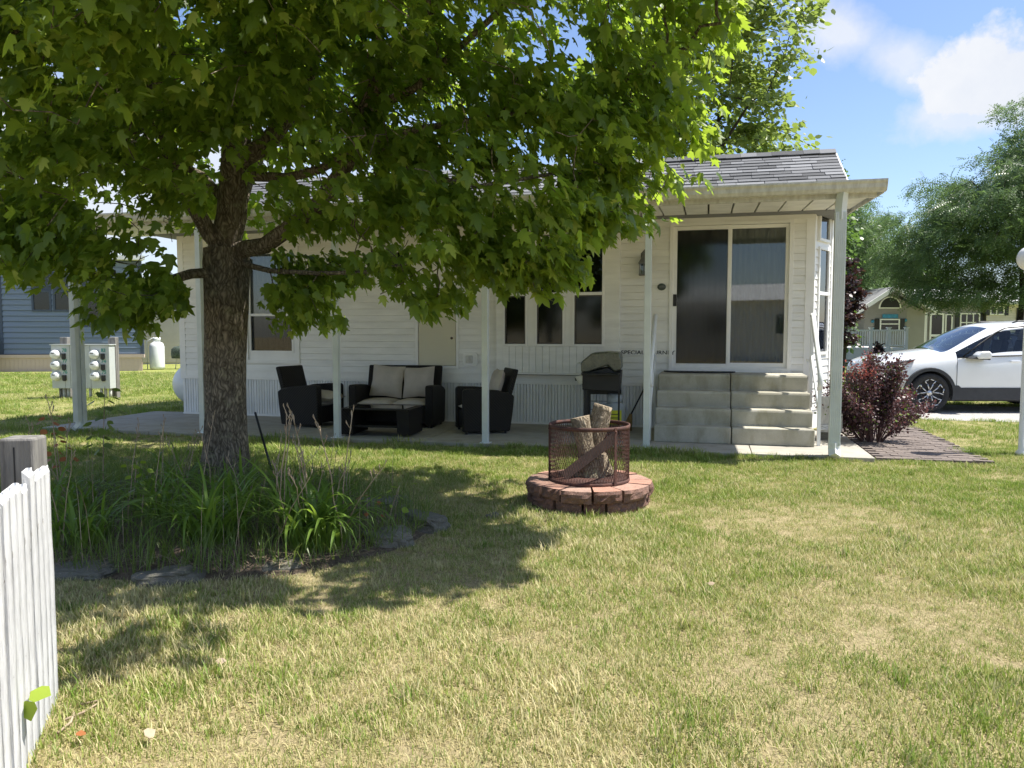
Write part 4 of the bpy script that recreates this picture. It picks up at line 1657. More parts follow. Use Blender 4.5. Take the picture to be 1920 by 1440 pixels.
# root flare: displaced lower trunk sleeve
m_ = MB()
n, k = 72, 90
zt = 2.25
ax0, ax1 = np.array(TB), np.array(P(424, 500, 7.42))
for j in range(k + 1):
    z = zt * j / k
    t_ = min(1, z / ax1[2]); cx = ax0[0] + (ax1[0] - ax0[0]) * t_ - TB.x; cy = 0
    rb = .192 + .09 * math.exp(-z * 5.5) + .02 * math.exp(-abs(z - 2.1) * 3)
    for i in range(n):
        a_ = 2 * math.pi * i / n
        fl = 1 + (.16 * math.exp(-z * 5)) * math.sin(a_ * 5 + 1) 
        sx, sy = math.cos(a_), math.sin(a_)
        f1 = mnoise.noise(Vector((sx * 8.5 + .8 * mnoise.noise(Vector((sx * 3, sy * 3, z * 2))), sy * 8.5, z * 1.9)))
        f2 = mnoise.noise(Vector((sx * 16, sy * 16, z * 6)))
        d_ = -.030 * max(0, .35 - abs(f1) * 2.2) + .006 * f2 + .012 * mnoise.noise(Vector((sx * 2, sy * 2, z * 1.3)))
        rr = rb * fl + d_
        m_.v.append((cx + rr * sx, cy + rr * sy, z))
for j in range(k):
    for i in range(n):
        ii = (i + 1) % n
        m_.face((j * n + i, j * n + ii, (j + 1) * n + ii, (j + 1) * n + i), 0, True)
obj('bark', m_, M['bark'], maple)

# ------------------------------------------------------------------ background trees
def round_tree(name, label, base, top, rad, n_t, n_l, size, leaf, mat, seed, lobes=9, group=None, lean=(0, 0), low=.25, trunk_r=.2, droop=.4, spread=.3, cat='tree'):
    rs_ = np.random.default_rng(seed)
    b = np.array(base, float)
    hgt = top
    bl = []
    for i in range(lobes):
        a_ = rs_.random() * 6.283
        zz = low + (1 - low) * (i + .5) / lobes
        prof = math.sin(math.pi * min(1, .18 + .80 * (zz - low) / (1 - low))) ** .7
        rr = rad * prof * .55
        bl.append((b[0] + lean[0] + math.cos(a_) * rr, b[1] + lean[1] + math.sin(a_) * rr, hgt * zz * .93, rad * .55 * (.5 + .5 * prof), rad * .55 * (.5 + .5 * prof), hgt * .16))
    bl.append((b[0], b[1], hgt * (.55 + low * .3), rad * .7, rad * .7, hgt * (.93 - (.55 + low * .3)) * .9, .5))
    t_ = blob_pts(bl, n_t, rs_, .5)
    t_ = t_[t_[:, 2] > hgt * low * .7]
    lm = [([tuple(b), (b[0] + .1, b[1], hgt * .3), (b[0] - .1, b[1], hgt * .6), (b[0], b[1], hgt * .85)], trunk_r, .03)]
    for i in range(5):
        a_ = i * 1.3 + seed
        z0 = hgt * (.22 + .09 * i)
        lm.append(([(b[0], b[1], z0), (b[0] + math.cos(a_) * rad * .35, b[1] + math.sin(a_) * rad * .35, z0 + hgt * .13), (b[0] + math.cos(a_) * rad * .65, b[1] + math.sin(a_) * rad * .65, z0 + hgt * .2)], trunk_r * .4, .02))
    return build_tree(name, label, lm, t_, (b[0], b[1], hgt * .3), leaf, n_l, size, M['bark_far'], mat, rs_, tip_r=.008, spread=spread, droop=droop, group=group, trunk_min=.06, seg=.8, cat=cat)


RND, SPR = (ROUND_V, ROUND_T), (SPRAY_V, SPRAY_T)
round_tree('poplar_tree', 'tall light green tree with rounded leaves behind the house roof', (4.25, 19.5, 0), 13.0, 3.15, 520, 25000, .17, RND, M['poplar_leaf'], 4, 14, low=.28, trunk_r=.22, spread=.27)
round_tree('locust_tree', 'big feathery blue green locust tree at the right behind the parked car', (20.8, 31.5, 0), 10.4, 5.6, 620, 33000, .47, SPR, M['locust_leaf'], 6, 15, low=.35, trunk_r=.28, droop=.5, spread=.36)
round_tree('locust_tree', 'lower feathery tree behind the beige house, left of the big locust', (16.8, 46, 0), 11.0, 5.4, 420, 21000, .6, SPR, M['locust_leaf'], 16, 12, low=.15, trunk_r=.25, spread=.5)
round_tree('green_tree', 'broad green tree over the roof ridge of the beige house', (23.5, 56, 0), 9.6, 6.5, 300, 13000, .5, RND, M['oak_leaf'], 9, 12, low=.12, trunk_r=.3, spread=.55)
round_tree('purple_leaf_tree', 'small dark purple leaved tree just right of the downspout', (10.1, 23.5, 0), 3.6, .55, 90, 3800, .12, RND, M['purple_leaf'], 21, 8, low=.45, trunk_r=.06, spread=.12)
round_tree('green_tree', 'light green tree left of the purple leaved tree, behind the house corner', (11.2, 33, 0), 9.0, 3.4, 300, 20000, .22, RND, M['oak_leaf'], 31, 10, low=.12, trunk_r=.2, spread=.4)
round_tree('green_tree', 'distant green tree at the far right edge beyond the beige house', (40, 54, 0), 7.0, 5.0, 200, 8000, .5, RND, M['oak_leaf'], 33, 10, low=.1, trunk_r=.2, spread=.5)
round_tree('green_tree', 'green tree behind the white far house at the left edge', (-34, 52, 0), 8.0, 5.5, 220, 8000, .5, RND, M['oak_leaf'], 35, 10, low=.1, trunk_r=.25, spread=.5)
round_tree('green_tree', 'green tree seen over the roof of the pale beige sided house', (-20, 60, 0), 6.3, 5.5, 200, 8000, .5, RND, M['oak_leaf'], 37, 10, low=.1, trunk_r=.25, spread=.5)

# far hedge line that closes the horizon
rs_ = np.random.default_rng(50)
pos = []
for cx in np.arange(-75, 80, 1.6):
    yy = 72 + 5 * math.sin(cx * .1)
    n_ = 330
    hh_ = 3.4 + 1.4 * mnoise.noise(Vector((cx * .2, 0, 0)))
    q = rs_.normal(0, 1, (n_, 3)) * np.array([1.2, 1.2, .9]); q[:, 0] += cx; q[:, 1] += yy
    q[:, 2] = np.abs(rs_.random(n_)) ** .7 * hh_
    pos.append(q)
pos = np.concatenate(pos)
td = rs_.normal(0, 1, pos.shape); nr = rs_.normal(0, 1, pos.shape); nr[:, 2] += .8
V_, T_ = place_leaves(pos, td, nr, rs_.uniform(.5, .9, len(pos)), ROUND_V, ROUND_T)
o = link('far_hedge', bulk_mesh('far_hedge', V_, T_, [M['oak_leaf']], np.repeat(rs_.random(len(pos)), 6), True))
tag(o, 'distant line of green bushes and trees beyond the houses', 'hedge', kind='stuff')

# ------------------------------------------------------------------ barberry shrub
def shrub(name, label, base, h, rx, mats, n, size, seed, cat='shrub', red=None):
    rs_ = np.random.default_rng(seed)
    root = thing(name, label, cat, base)
    st = MB()
    tips = []
    for i in range(46):
        a_ = rs_.random() * 6.283
        rr = rx * (rs_.random() ** .6)
        hh_ = h * (1.0 - .55 * (rr / rx) ** 2) * rs_.uniform(.7, 1.05)
        e = Vector((math.cos(a_) * rr, math.sin(a_) * rr * .8, hh_))
        b0 = Vector((math.cos(a_) * .10, math.sin(a_) * .10, 0))
        mpt = b0 * .4 + e * .5 + Vector((0, 0, hh_ * .12))
        st.tube([b0, mpt, e], [.010, .006, .002], 4, 0, True, False)
        tips.append((b0, mpt, e))
    obj('stems', st, plain(name + '_stem', (.13, .07, .06), .85), root)
    pos = []
    T = np.array([[list(a), list(b), list(c)] for a, b, c in tips])
    k = rs_.integers(0, len(tips), n)
    s = rs_.uniform(.28, 1.04, n)[:, None]
    p = T[k, 0] * (1 - s) ** 2 + 2 * T[k, 1] * s * (1 - s) + T[k, 2] * s ** 2
    p = p + rs_.normal(0, .045, p.shape)
    td = rs_.normal(0, 1, p.shape); nr = rs_.normal(0, .8, p.shape); nr[:, 2] += .6
    sz = size * rs_.uniform(.6, 1.3, n)
    tint = rs_.random(n)
    redm = (p[:, 2] > h * .66) & (p[:, 0] < -rx * .15) if red else np.zeros(n, bool)
    redm &= rs_.random(n) < .5
    for nm, msk_, mt in (('foliage', ~redm, mats), ('red_foliage', redm, red)):
        if msk_.sum() == 0: continue
        V_, T_ = place_leaves(p[msk_], td[msk_], nr[msk_], sz[msk_], ROUND_V, ROUND_T)
        o = link(nm, bulk_mesh(nm, V_, T_, [mt], np.repeat(tint[msk_], 6), True), root)
        o['kind'] = 'stuff'
    return root


shrub('barberry_shrub', 'dark purple barberry shrub with red tips by the downspout', (4.68, 9.95, 0), 1.28, .68, M['barberry_leaf'], 15000, .031, 5, red=M['barberry_red'])

# ------------------------------------------------------------------ planting bed
BED = [(-4.6, 5.9), (-3.9, 5.0), (-2.95, 4.55), (-2.2, 4.40), (-1.5, 4.42), (-1.0, 4.75), (-.68, 5.2), (-.58, 5.75), (-.85, 6.35), (-1.5, 6.9), (-2.0, 7.6), (-2.7, 8.0), (-3.5, 7.9), (-4.3, 7.2)]
mb = MB()
rings = 8
cxy = Vector((sum(p[0] for p in BED) / len(BED), sum(p[1] for p in BED) / len(BED)))
bedp = []
for i in range(len(BED)):
    p0, p1, p2, p3 = [Vector(BED[(i + q) % len(BED)]) for q in (-1, 0, 1, 2)]
    for s in range(4):
        t_ = s / 4
        bedp.append(.5 * ((2 * p1) + (p2 - p0) * t_ + (2 * p0 - 5 * p1 + 4 * p2 - p3) * t_ ** 2 + (3 * p1 - p0 - 3 * p2 + p3) * t_ ** 3))
nb_ = len(bedp)
for j in range(rings + 1):
    s = j / rings
    for p in bedp:
        q = cxy + (p - cxy) * (1 - s * .999)
        z = .004 + .09 * math.sin(min(1, s * 2.5) * math.pi / 2) + .018 * mnoise.noise(Vector((q.x * 5, q.y * 5, 0)))
        mb.v.append((q.x, q.y, max(.004, z) if j else -.01))
for j in range(rings):
    for i in range(nb_):
        ii = (i + 1) % nb_
        mb.face((j * nb_ + i, j * nb_ + ii, (j + 1) * nb_ + ii, (j + 1) * nb_ + i), 0, True)
struct('planting_bed', mb, M['soil'])


def in_poly(px, py, poly):
    inside = np.zeros(len(px), bool)
    n = len(poly)
    j = n - 1
    for i in range(n):
        xi, yi = poly[i]; xj, yj = poly[j]
        c = ((yi > py) != (yj > py)) & (px < (xj - xi) * (py - yi) / ((yj - yi) if yj != yi else 1e-9) + xi)
        inside ^= c
        j = i
    return inside


def rock(loc, s, label, seed, rz=0):
    m_ = MB()
    n, k = 26, 15
    for j in range(k + 1):
        ph = math.pi * j / k
        for i in range(n):
            th_ = 2 * math.pi * i / n
            d = Vector((math.sin(ph) * math.cos(th_), math.sin(ph) * math.sin(th_), math.cos(ph)))
            e = Vector([math.copysign(abs(c) ** .62, c) for c in d])
            rr = 1 + .30 * mnoise.noise(d * 1.4 + Vector((seed * 3.1, 0, 0))) + .16 * mnoise.noise(d * 3.2 + Vector((0, seed, 0)))
            m_.v.append((e.x * s[0] * rr, e.y * s[1] * rr, e.z * s[2] * rr))
    for j in range(k):
        for i in range(n):
            ii = (i + 1) % n
            m_.face((j * n + i, j * n + ii, (j + 1) * n + ii, (j + 1) * n + i), 0, False)
    o = obj('edging_stone', m_, M['rock'])
    o.location = loc; o.rotation_euler = (random.uniform(-.1, .1), random.uniform(-.1, .1), rz)
    return tag(o, label, 'stone', 'rough stones edging the planting bed')


rock((-.84, 5.2, .03), (.17, .12, .07), 'pale grey flat stone at the right front of the planting bed', 1, .3)
rock((-.66, 5.66, .03), (.20, .14, .08), 'large dark stone at the right edge of the bed, behind the pale one', 2, -.5)
rock((-1.05, 6.15, .05), (.28, .12, .08), 'long dark stone behind the daylily clump near the lawn', 3, .9)
rock((-2.02, 4.42, .01), (.20, .12, .06), 'flat mossy stone at the front of the bed below the green daylily', 4, .1)
rock((-2.62, 4.54, .0), (.24, .12, .06), 'flat mossy stone at the front of the bed nearest the picket fence', 5, -.1)
rock((-1.42, 4.66, .0), (.13, .09, .05), 'small dark stone half hidden under the stalky daylily', 6, .4)
rock((-.15, 6.0, .0), (.05, .05, .025), 'tiny pale stone lying in the grass right of the bed', 7, .4)

# ---- daylilies: arching ribbon leaves
def ribbon(L, w, arch, twist, seed, seg=9):
    m_ = MB()
    a = R(72); p = Vector((0, 0, 0))
    rn = random.Random(seed)
    da = arch / seg
    pts = [p.copy()]
    for i in range(seg):
        p = p + Vector((math.cos(a), 0, math.sin(a))) * (L / seg)
        pts.append(p.copy())
        a -= da * (.4 + 1.3 * i / seg)
    for i, q in enumerate(pts):
        s = i / seg
        ww = w * (min(1, .55 + s * 1.6)) * (1 - s ** 3.2) * .5 + .0006
        tw = twist * s
        off = Vector((math.sin(tw) * .3, math.cos(tw), 0)) * ww
        m_.v += [tuple(q - off), tuple(q + Vector((0, 0, -.25 * ww))), tuple(q + off)]
    for i in range(seg):
        b = i * 3
        m_.face((b, b + 1, b + 4, b + 3), 0, True); m_.face((b + 1, b + 2, b + 5, b + 4), 0, True)
    me = m_.mesh('leaf', [M['lily_leaf']])
    at = me.attributes.new('tint', 'FLOAT', 'POINT')
    at.data.foreach_set('value', [rn.random()] * len(m_.v))
    return me


ribs = [ribbon(.62, .019, R(a_), tw, i) for i, (a_, tw) in enumerate([(130, .2), (150, -.4), (165, .5), (100, .1), (140, -.2), (170, .3), (80, .6), (155, 0)])]


def stalk_mesh(h, lean, seed):
    rn = random.Random(seed)
    m_ = MB()
    pts = [Vector((0, 0, 0))]
    x = 0
    for i in range(1, 6):
        x += lean * h * (.1 + .06 * i)
        pts.append(Vector((x + rn.uniform(-.008, .008), rn.uniform(-.01, .01), h * i / 5)))
    m_.tube(pts, [.0045, .004, .0037, .0033, .003, .0024], 5)
    top = pts[-1]
    for k in range(4):
        b = pts[-1] + (pts[-2] - pts[-1]) * (k * .28)
        a_ = rn.random() * 6.28
        e = b + Vector((math.cos(a_) * .022, math.sin(a_) * .022, .035 + .02 * rn.random()))
        m_.tube([b, (b + e) / 2 + Vector((0, 0, -.004)), e], [.0022, .002, .0048], 4)
        m_.tube([e, e + Vector((0, 0, .014))], [.0052, .001], 4)
    return m_.mesh('stalk', [M['stalk']])


stalks = [stalk_mesh(h_, l_, i) for i, (h_, l_) in enumerate([(.78, .12), (.66, .3), (.72, -.1), (.6, .45), (.82, .05), (.55, .2), (.5, -.3)])]


def lily(label, loc, n, sc, nst, seed, rad=.12, tilt_bias=None):
    rn = random.Random(seed)
    t = thing('daylily_clump', label, 'plant', loc, 0, 'daylily clumps in the bed')
    for i in range(n):
        az = rn.random() * 2 * math.pi if tilt_bias is None else rn.gauss(tilt_bias, 1.3)
        r_ = rad * math.sqrt(rn.random())
        a2 = rn.random() * 6.28
        s = sc * rn.uniform(.55, 1.15)
        o = link('leaf', rn.choice(ribs), t, (r_ * math.cos(a2), r_ * math.sin(a2), 0), (rn.uniform(-.15, .15), rn.uniform(-.35, .2), az), (s, rn.uniform(.8, 1.5) * sc, s))
    for i in range(nst):
        az = rn.gauss(0, 1.0)
        s = sc * rn.uniform(.8, 1.15)
        o = link('stalk', rn.choice(stalks), t, (rn.uniform(-rad, rad) * 1.3, rn.uniform(-rad, rad), 0), (rn.uniform(-.1, .1), rn.uniform(-.05, .1), az), (s, s, s))
    return t


lily('daylily clump with tall dry flower stalks at the front right of the bed', (-1.30, 4.98, .05), 150, 1.08, 16, 1, .20)
lily('lush daylily clump with drooping sunlit leaves in front of the trunk', (-1.98, 5.0, .05), 120, 1.02, 0, 2, .18)
lily('daylily clump half hidden at the base of the trunk', (-2.15, 5.85, .06), 80, .95, 2, 3, .16)
lily('thin daylily clump next to the picket fence', (-2.85, 4.95, .05), 70, .9, 3, 4, .16)
lily('small daylily clump between the fence and the trunk', (-2.6, 5.65, .05), 70, .85, 3, 5, .17)
lily('shaded daylily clump behind the gray fence post', (-3.35, 5.7, .05), 60, .95, 4, 6, .2)
lily('daylily clump at the right foot of the trunk, behind the stalky one', (-1.75, 5.75, .06), 70, .85, 4, 7, .16)
lily('daylily clump in deep shade left of the trunk base', (-2.95, 6.5, .06), 60, .9, 5, 8, .18)
lily('small daylily clump at the rear right of the bed near the long dark stone', (-1.45, 6.3, .05), 36, .7, 3, 9, .14)


# weeds and dry grass litter in the bed (uncountable)
def spikes(n, region, hmin, hmax, w, mat, name, seed, lean=.5, flat=False):
    rs_ = np.random.default_rng(seed)
    poly = region
    x0, x1 = min(p[0] for p in poly), max(p[0] for p in poly)
    y0, y1 = min(p[1] for p in poly), max(p[1] for p in poly)
    px = rs_.uniform(x0, x1, n * 2); py = rs_.uniform(y0, y1, n * 2)
    k = in_poly(px, py, poly)
    px, py = px[k][:n], py[k][:n]
    m = len(px)
    a_ = rs_.random(m) * 6.283
    h = rs_.uniform(hmin, hmax, m)
    ln = rs_.uniform(0, lean, m) * h
    if flat: h, ln = h * .18, h * .9
    base = np.stack([px, py, np.full(m, .05)], 1)
    d = np.stack([np.cos(a_), np.sin(a_), np.zeros(m)], 1)
    sdv = np.stack([-np.sin(a_), np.cos(a_), np.zeros(m)], 1) * (w * .5)
    mid = base + d * (ln * .35)[:, None] + np.array([0, 0, 1]) * (h * .6)[:, None]
    tip = base + d * ln[:, None] + np.array([0, 0, 1]) * h[:, None]
    V_ = np.stack([base - sdv, base + sdv, mid + sdv * .8, mid - sdv * .8, tip], 1).reshape(-1, 3)
    T_ = (np.array([(0, 1, 2), (0, 2, 3), (3, 2, 4)])[None] + (np.arange(m) * 5)[:, None, None]).reshape(-1, 3)
    o = link(name, bulk_mesh(name, V_, T_, [mat], np.repeat(rs_.random(m), 5)))
    return o


o = spikes(7500, BED, .06, .27, .006, M['weed_leaf'], 'weeds', 3, 1.5)
tag(o, 'dense thin weeds and grass growing through the planting bed', 'weeds', kind='stuff')
o = spikes(4200, BED, .12, .42, .004, M['stalk'], 'dry_litter', 4, 1, True)
tag(o, 'tangle of dry stems and straw lying on the bed soil', 'litter', kind='stuff')
o = spikes(170, BED, .25, .6, .004, M['stalk'], 'dry_stems', 5, .5)
tag(o, 'thin upright dry stems scattered over the bed', 'dry stems', kind='stuff')


def leafy_stem(name, label, base, h, n, size, lean, mat, seed, cat='plant'):
    rn = random.Random(seed)
    t = thing(name, label, cat, base)
    pts = [Vector((lean[0] * h * (i / 6) ** 1.4, lean[1] * h * (i / 6), h * i / 6)) for i in range(7)]
    obj('stem', MB().tube(pts, [.006, .005, .005, .004, .004, .003, .002], 5), M['stalk'], t)
    for i in range(n):
        s = .35 + .65 * i / n
        k = min(5, int(s * 6)); p = pts[k] + (pts[k + 1] - pts[k]) * (s * 6 - k)
        a_ = i * 2.4
        br_ = Vector((math.cos(a_), math.sin(a_), .35)) * rn.uniform(.03, .11)
        V_, T_ = place_leaves(np.array([p + br_]), np.array([[math.cos(a_), math.sin(a_), -.3]]), np.array([[rn.gauss(0, .4), rn.gauss(0, .4), 1.]]), np.array([size * rn.uniform(.7, 1.2)]), ROUND_V, ROUND_T)
        link('leaf', bulk_mesh('leaf', V_, T_, [mat], np.full(len(V_), rn.random()), True), t)
    return t


leafy_stem('sapling', 'dark leafed sapling leaning right in the bed, in front of the meter panel', (-3.55, 6.6, .04), .95, 26, .085, (.05, 0), M['weed_leaf'], 3)
leafy_stem('sapling', 'short reddish sapling beside the dark leafed one', (-3.72, 6.3, .04), .75, 22, .06, (-.1, 0), M['rust_leaf'], 4)
leafy_stem('seedling', 'small seedling with round yellow green leaves by the dark stone', (-.90, 5.5, .05), .30, 9, .05, (.3, 0), M['yellow_leaf'], 5)
leafy_stem('seedling', 'small rust coloured seedling beside the yellow green one', (-1.02, 5.35, .05), .26, 8, .045, (.0, 0), M['rust_leaf'], 6)
leafy_stem('seedling', 'green broad leaved weed in the middle of the bed', (-2.62, 5.35, .05), .32, 12, .07, (.1, 0), M['weed_leaf'], 7)
leafy_stem('seedling', 'bright green broad leaved weed near the picket fence', (-2.85, 5.7, .05), .45, 12, .07, (.1, 0), M['yellow_leaf'], 8)

# leaning black rod behind trunk
o = obj('drain_rod', MB().tube([(0, 0, 0), (-.30, .35, .66)], .012, 6), M['black'])
o.location = (-2.25, 7.25, 0)
tag(o, 'thin black rod leaning against the right side of the maple trunk', 'rod')

# ------------------------------------------------------------------ picket fence (near left)
fn = thing('picket_fence', 'old white painted picket fence in the near left corner', 'fence', (-1.62, 2.45, 0), 0)
fd = Vector((-.36, .93, 0)).normalized()
fp = Vector((-fd.y, fd.x, 0))       # away to the left
rotf = Matrix.Rotation(math.atan2(fd.y, fd.x), 4, 'Z')
def picket(s, w, h, seed):
    rn = random.Random(seed)
    m_ = MB()
    n, k = 6, 26
    th = .02
    # rounded, slightly ribbed face
    for j in range(k + 1):
        z = h * j / k
        for i in range(n + 1):
            x = (i / n - .5) * w
            zz = z - (0 if j < k else .028 * abs(2 * i / n - 1) ** 2.5 + .008 * rn.random())
            y = -th / 2 - .0025 * math.cos(i * math.pi) + .003 * mnoise.noise(Vector((x * 40, z * 5, seed)))
            m_.v.append((x + .0035 * mnoise.noise(Vector((z * 6, seed * 2, 0))), y, zz))
    for j in range(k):
        for i in range(n):
            q = j * (n + 1) + i
            m_.face((q, q + 1, q + n + 2, q + n + 1), 0, True)
    o0 = len(m_.v)
    for j in range(k + 1):
        z = h * j / k - (0 if j < k else .01)
        m_.v += [(-w / 2, th / 2, z), (w / 2, th / 2, z)]
    for j in range(k):
        a_ = o0 + 2 * j
        m_.face((a_, a_ + 2, a_ + 3, a_ + 1))
        m_.face((j * (n + 1), (j + 1) * (n + 1), a_ + 2, a_))
        m_.face((j * (n + 1) + n, a_ + 1, a_ + 3, (j + 1) * (n + 1) + n))
    tp = [k * (n + 1) + i for i in range(n + 1)]
    m_.face(tp + [o0 + 2 * k + 1, o0 + 2 * k])
    p_ = obj('picket', m_, M['fence_paint'], fn)
    p_.matrix_local = Matrix.Translation(fd * s) @ rotf @ Matrix.Rotation(rn.uniform(-.012, .012), 4, 'Y')
    return p_
pk = -1.45
i = 0
while pk < .60:
    gap = .03 if i in (14, 18) else .006
    picket(pk, .082, .965 + random.uniform(-.022, .02), i)
    pk += .082 + gap
    i += 1
for z in (.22, .74):
    r_ = obj('rail', MB().box(-1.5, .62, .014, .05, z, z + .08), M['fence_paint'], fn)
    r_.matrix_local = rotf
po = obj('fence_post', MB().prism([(-.066, -.058), (.066, -.058), (.066, .058), (-.066, .058)], 0, 1.035, 'z'), M['weathered_wood'], fn, bevel=.01)
po.matrix_local = Matrix.Translation(Vector((-1.985, 3.1, 0)) - Vector((-1.62, 2.45, 0))) @ Matrix.Rotation(.1, 4, 'Z')
obj('post_seam', MB().box(-.010, -.004, -.0595, -.058, .1, 1.0), M['dark_gap'], po)
# yellow green leaves poking through
lf = thing('vine_sprig', 'bright yellow green vine leaves poking through the white pickets', 'vine', P(75, 1290, 2.52))
for (dx, dz, sx, tilt) in ((.0, .012, .075, .1), (-.02, -.02, .07, -1.2), (-.03, -.03, .055, -1.7)):
    V_, T_ = place_leaves(np.array([[dx, -.05, dz]]), np.array([[math.cos(tilt), -.25, math.sin(tilt)]]), np.array([[.2, -1.0, .5 if tilt < 0 else 2.2]]), np.array([sx]), ROUND_V, ROUND_T)
    link('leaf', bulk_mesh('leaf', V_, T_, [M['yellow_leaf']], np.full(len(V_), .7), True), lf)
obj('stem', MB().tube([(-.06, .05, -.05), (-.02, -.02, -.01), (0, -.05, .01)], .0025, 5), M['stalk'], lf)

# twigs and fallen leaves on the near lawn
tw = [(G(150, 1330), G(190, 1325)), (G(108, 1385), G(140, 1350)), (G(120, 1360), G(185, 1332))]
for i, (a_, b_) in enumerate(tw):
    c_ = (a_ + b_) / 2 + Vector((.01, .012, .02))
    o = obj('twig', MB().tube([a_ + Vector((0, 0, .02)), c_, b_ + Vector((0, 0, .03))], [.005, .005, .003], 5), M['stalk'])
    tag(o, ['short dry twig lying right of the fence, farthest of three', 'dry twig touching the foot of the picket fence', 'longest dry twig in the grass right of the fence'][i], 'twig', 'dry twigs by the fence')
for i, (px, py, lb) in enumerate([(405, 1258, 'dry pinkish brown leaf lying on the lawn right of the fence'), (272, 1402, 'brown leaf lying on the near lawn close to the fence foot'), (152, 1403, 'orange leaf on the ground at the fence foot'), (1340, 1108, 'dry curled leaf in the sunny middle of the lawn')]):
    g = G(px, py)
    V_, T_ = place_leaves(np.array([[0, 0, 0.]]), np.array([[math.cos(i), math.sin(i), .15]]), np.array([[.5, -.6, 1.]]), np.array([.045]), ROUND_V, ROUND_T)
    o = link('fallen_leaf', bulk_mesh('fallen_leaf', V_, T_, [M['rust_leaf'] if i == 2 else M['stalk']], np.full(len(V_), .5), True))
    o.location = (g.x, g.y, .045)
    tag(o, lb, 'leaf', 'fallen leaves on the lawn')

# ------------------------------------------------------------------ globe lamp at the right edge
gl_ = thing('globe_lamp', 'white globe lamp on a white post at the right edge of the lawn', 'lamp', (6.04, 9.02, 0))
obj('lamp_post', MB().lathe([(.075, 0), (.075, .04), (.048, .07), (.048, 2.1), (.06, 2.13), (.075, 2.16)], 20), M['white_metal'], gl_)
obj('lamp_globe', MB().lathe([(.05, 2.16)] + [(.15 * math.sin(R(a_)), 2.31 - .15 * math.cos(R(a_))) for a_ in range(20, 180, 12)] + [(0, 2.46)], 24), plain('white_globe', (.82, .82, .82), .25, .02), gl_)

# ------------------------------------------------------------------ meter panel
MPX = [P(95, 645, 16.7), P(209, 728, 16.7)]
mp = thing('meter_panel', 'grey electric meter cabinet with six round meters on short posts', 'meter cabinet', (MPX[0].x, 16.7, 0), R(-4))
wM, zt_, zb_ = 1.31, 1.17, .23
cab = plain('pale_grey_cabinet', (.50, .53, .52), .45, .06)
obj('cabinet', MB().box(0, wM, 0, .22, zb_, zt_), cab, mp, bevel=.006)
obj('cabinet_top', MB().box(-.02, wM + .02, -.02, .24, zt_ + .001, zt_ + .02), cab, mp)
obj('panel_seam', MB().box(.42, .425, -.004, 0, zb_, zt_).box(.88, .885, -.004, 0, zb_, zt_).box(.30, .304, -.004, 0, zb_, .4), M['blind'], mp)
mh = obj('grab_handle', MB().tube([(.46, -.01, .55), (.47, -.04, .58), (.50, -.04, .72), (.50, -.01, .74)], .006, 5), M['white_metal'], mp)
obj('grab_handle', MB().tube([(.74, -.01, .50), (.75, -.04, .53), (.79, -.04, .68), (.79, -.01, .70)], .006, 5), M['white_metal'], mp)
nums = [['78', '77', '76'], ['83', '74', '75']]
green = plain('teal_numbers', (.06, .28, .24), .6)
for ci, cx in enumerate((.12, 1.0)):
    for ri in range(3):
        cz = zt_ - .20 - ri * .235
        mt = Matrix.Translation((cx, -.0, cz)) @ Matrix.Rotation(R(90), 4, 'X')
        me_ = obj('meter', MB().lathe([(.098, 0), (.098, .05), (.085, .055), (.085, .10), (.07, .115), (0, .12)], 22, M=mt), M['white_metal'], mp)
        obj('meter_display', MB().box(cx - .045, cx + .03, -.1215, -.119, cz + .02, cz + .038), M['black'], me_)
        obj('breaker', MB().prism([(cx + .13, cz - .09), (cx + .15, cz - .11), (cx + .19, cz - .11), (cx + .21, cz - .09), (cx + .21, cz + .02), (cx + .13, cz + .02)], -.03, .0, 'y'), M['black'], mp)
        tm = text_mesh(nums[ci][ri], .105, .001, bold=.003)
        tm.materials.append(green)
        link('number', tm, mp, (cx + .13, -.003, cz + .055), (R(90), 0, 0))
for x_ in (.12, .20, .30, .80, 1.05, 1.14, 1.25):
    obj('conduit', MB().tube([(x_, .1, 0), (x_, .1, zb_)], .032, 8), M['gutter'] if x_ > .15 else M['weathered_wood'], mp)
for x_ in (.04, 1.14):
    obj('wood_post', MB().box(x_, x_ + .17, .24, .38, 0, 1.34), M['weathered_wood'], mp, bevel=.012)

# ------------------------------------------------------------------ blue house at left
bh = thing('blue_house', 'blue grey sided house with pinkish skirting behind the meter panel', 'house', (-13.85, 28.85, 0), R(9))
bmat = plain('blue_siding', (.135, .175, .245), .5, .12, 5, .2, 12, col2=(.19, .23, .30), stretch=(.3, 1, 8))
dblue = plain('dark_blue_trim', (.05, .07, .11), .5)
pink = plain('pinkish_skirting', (.58, .45, .38), .6, .05)
LB = .20
lapb = MB().prism([(0, 0), (-.035, 0), (-.035, .02), (-.006, LB - .012), (0, LB - .012)], 0, 1, 'x').mesh('siding_board', [bmat])
obj('wall', MB().prism([(-4.95, .001), (-.01, .001), (-2.1, 4), (-4.95, 4)], .05, 4.1, 'z'), dblue, bh)
bwin = [(-3.75, -3.08, 2.20, 2.98), (-3.02, -2.35, 2.20, 2.98), (-2.1, -1.0, 1.78, 2.98), (-.95, -.35, 1.78, 2.98), (-3.75, -1.0, 3.12, 3.6)]
siding(bh, -4.75, -.06, .64, 4.05, bwin, lapb, LB, 0)
obj('corner_board', MB().box(-4.95, -4.75, -.045, .02, .6, 4.1).box(-.06, .06, -.045, .02, .6, 4.1), dblue, bh)
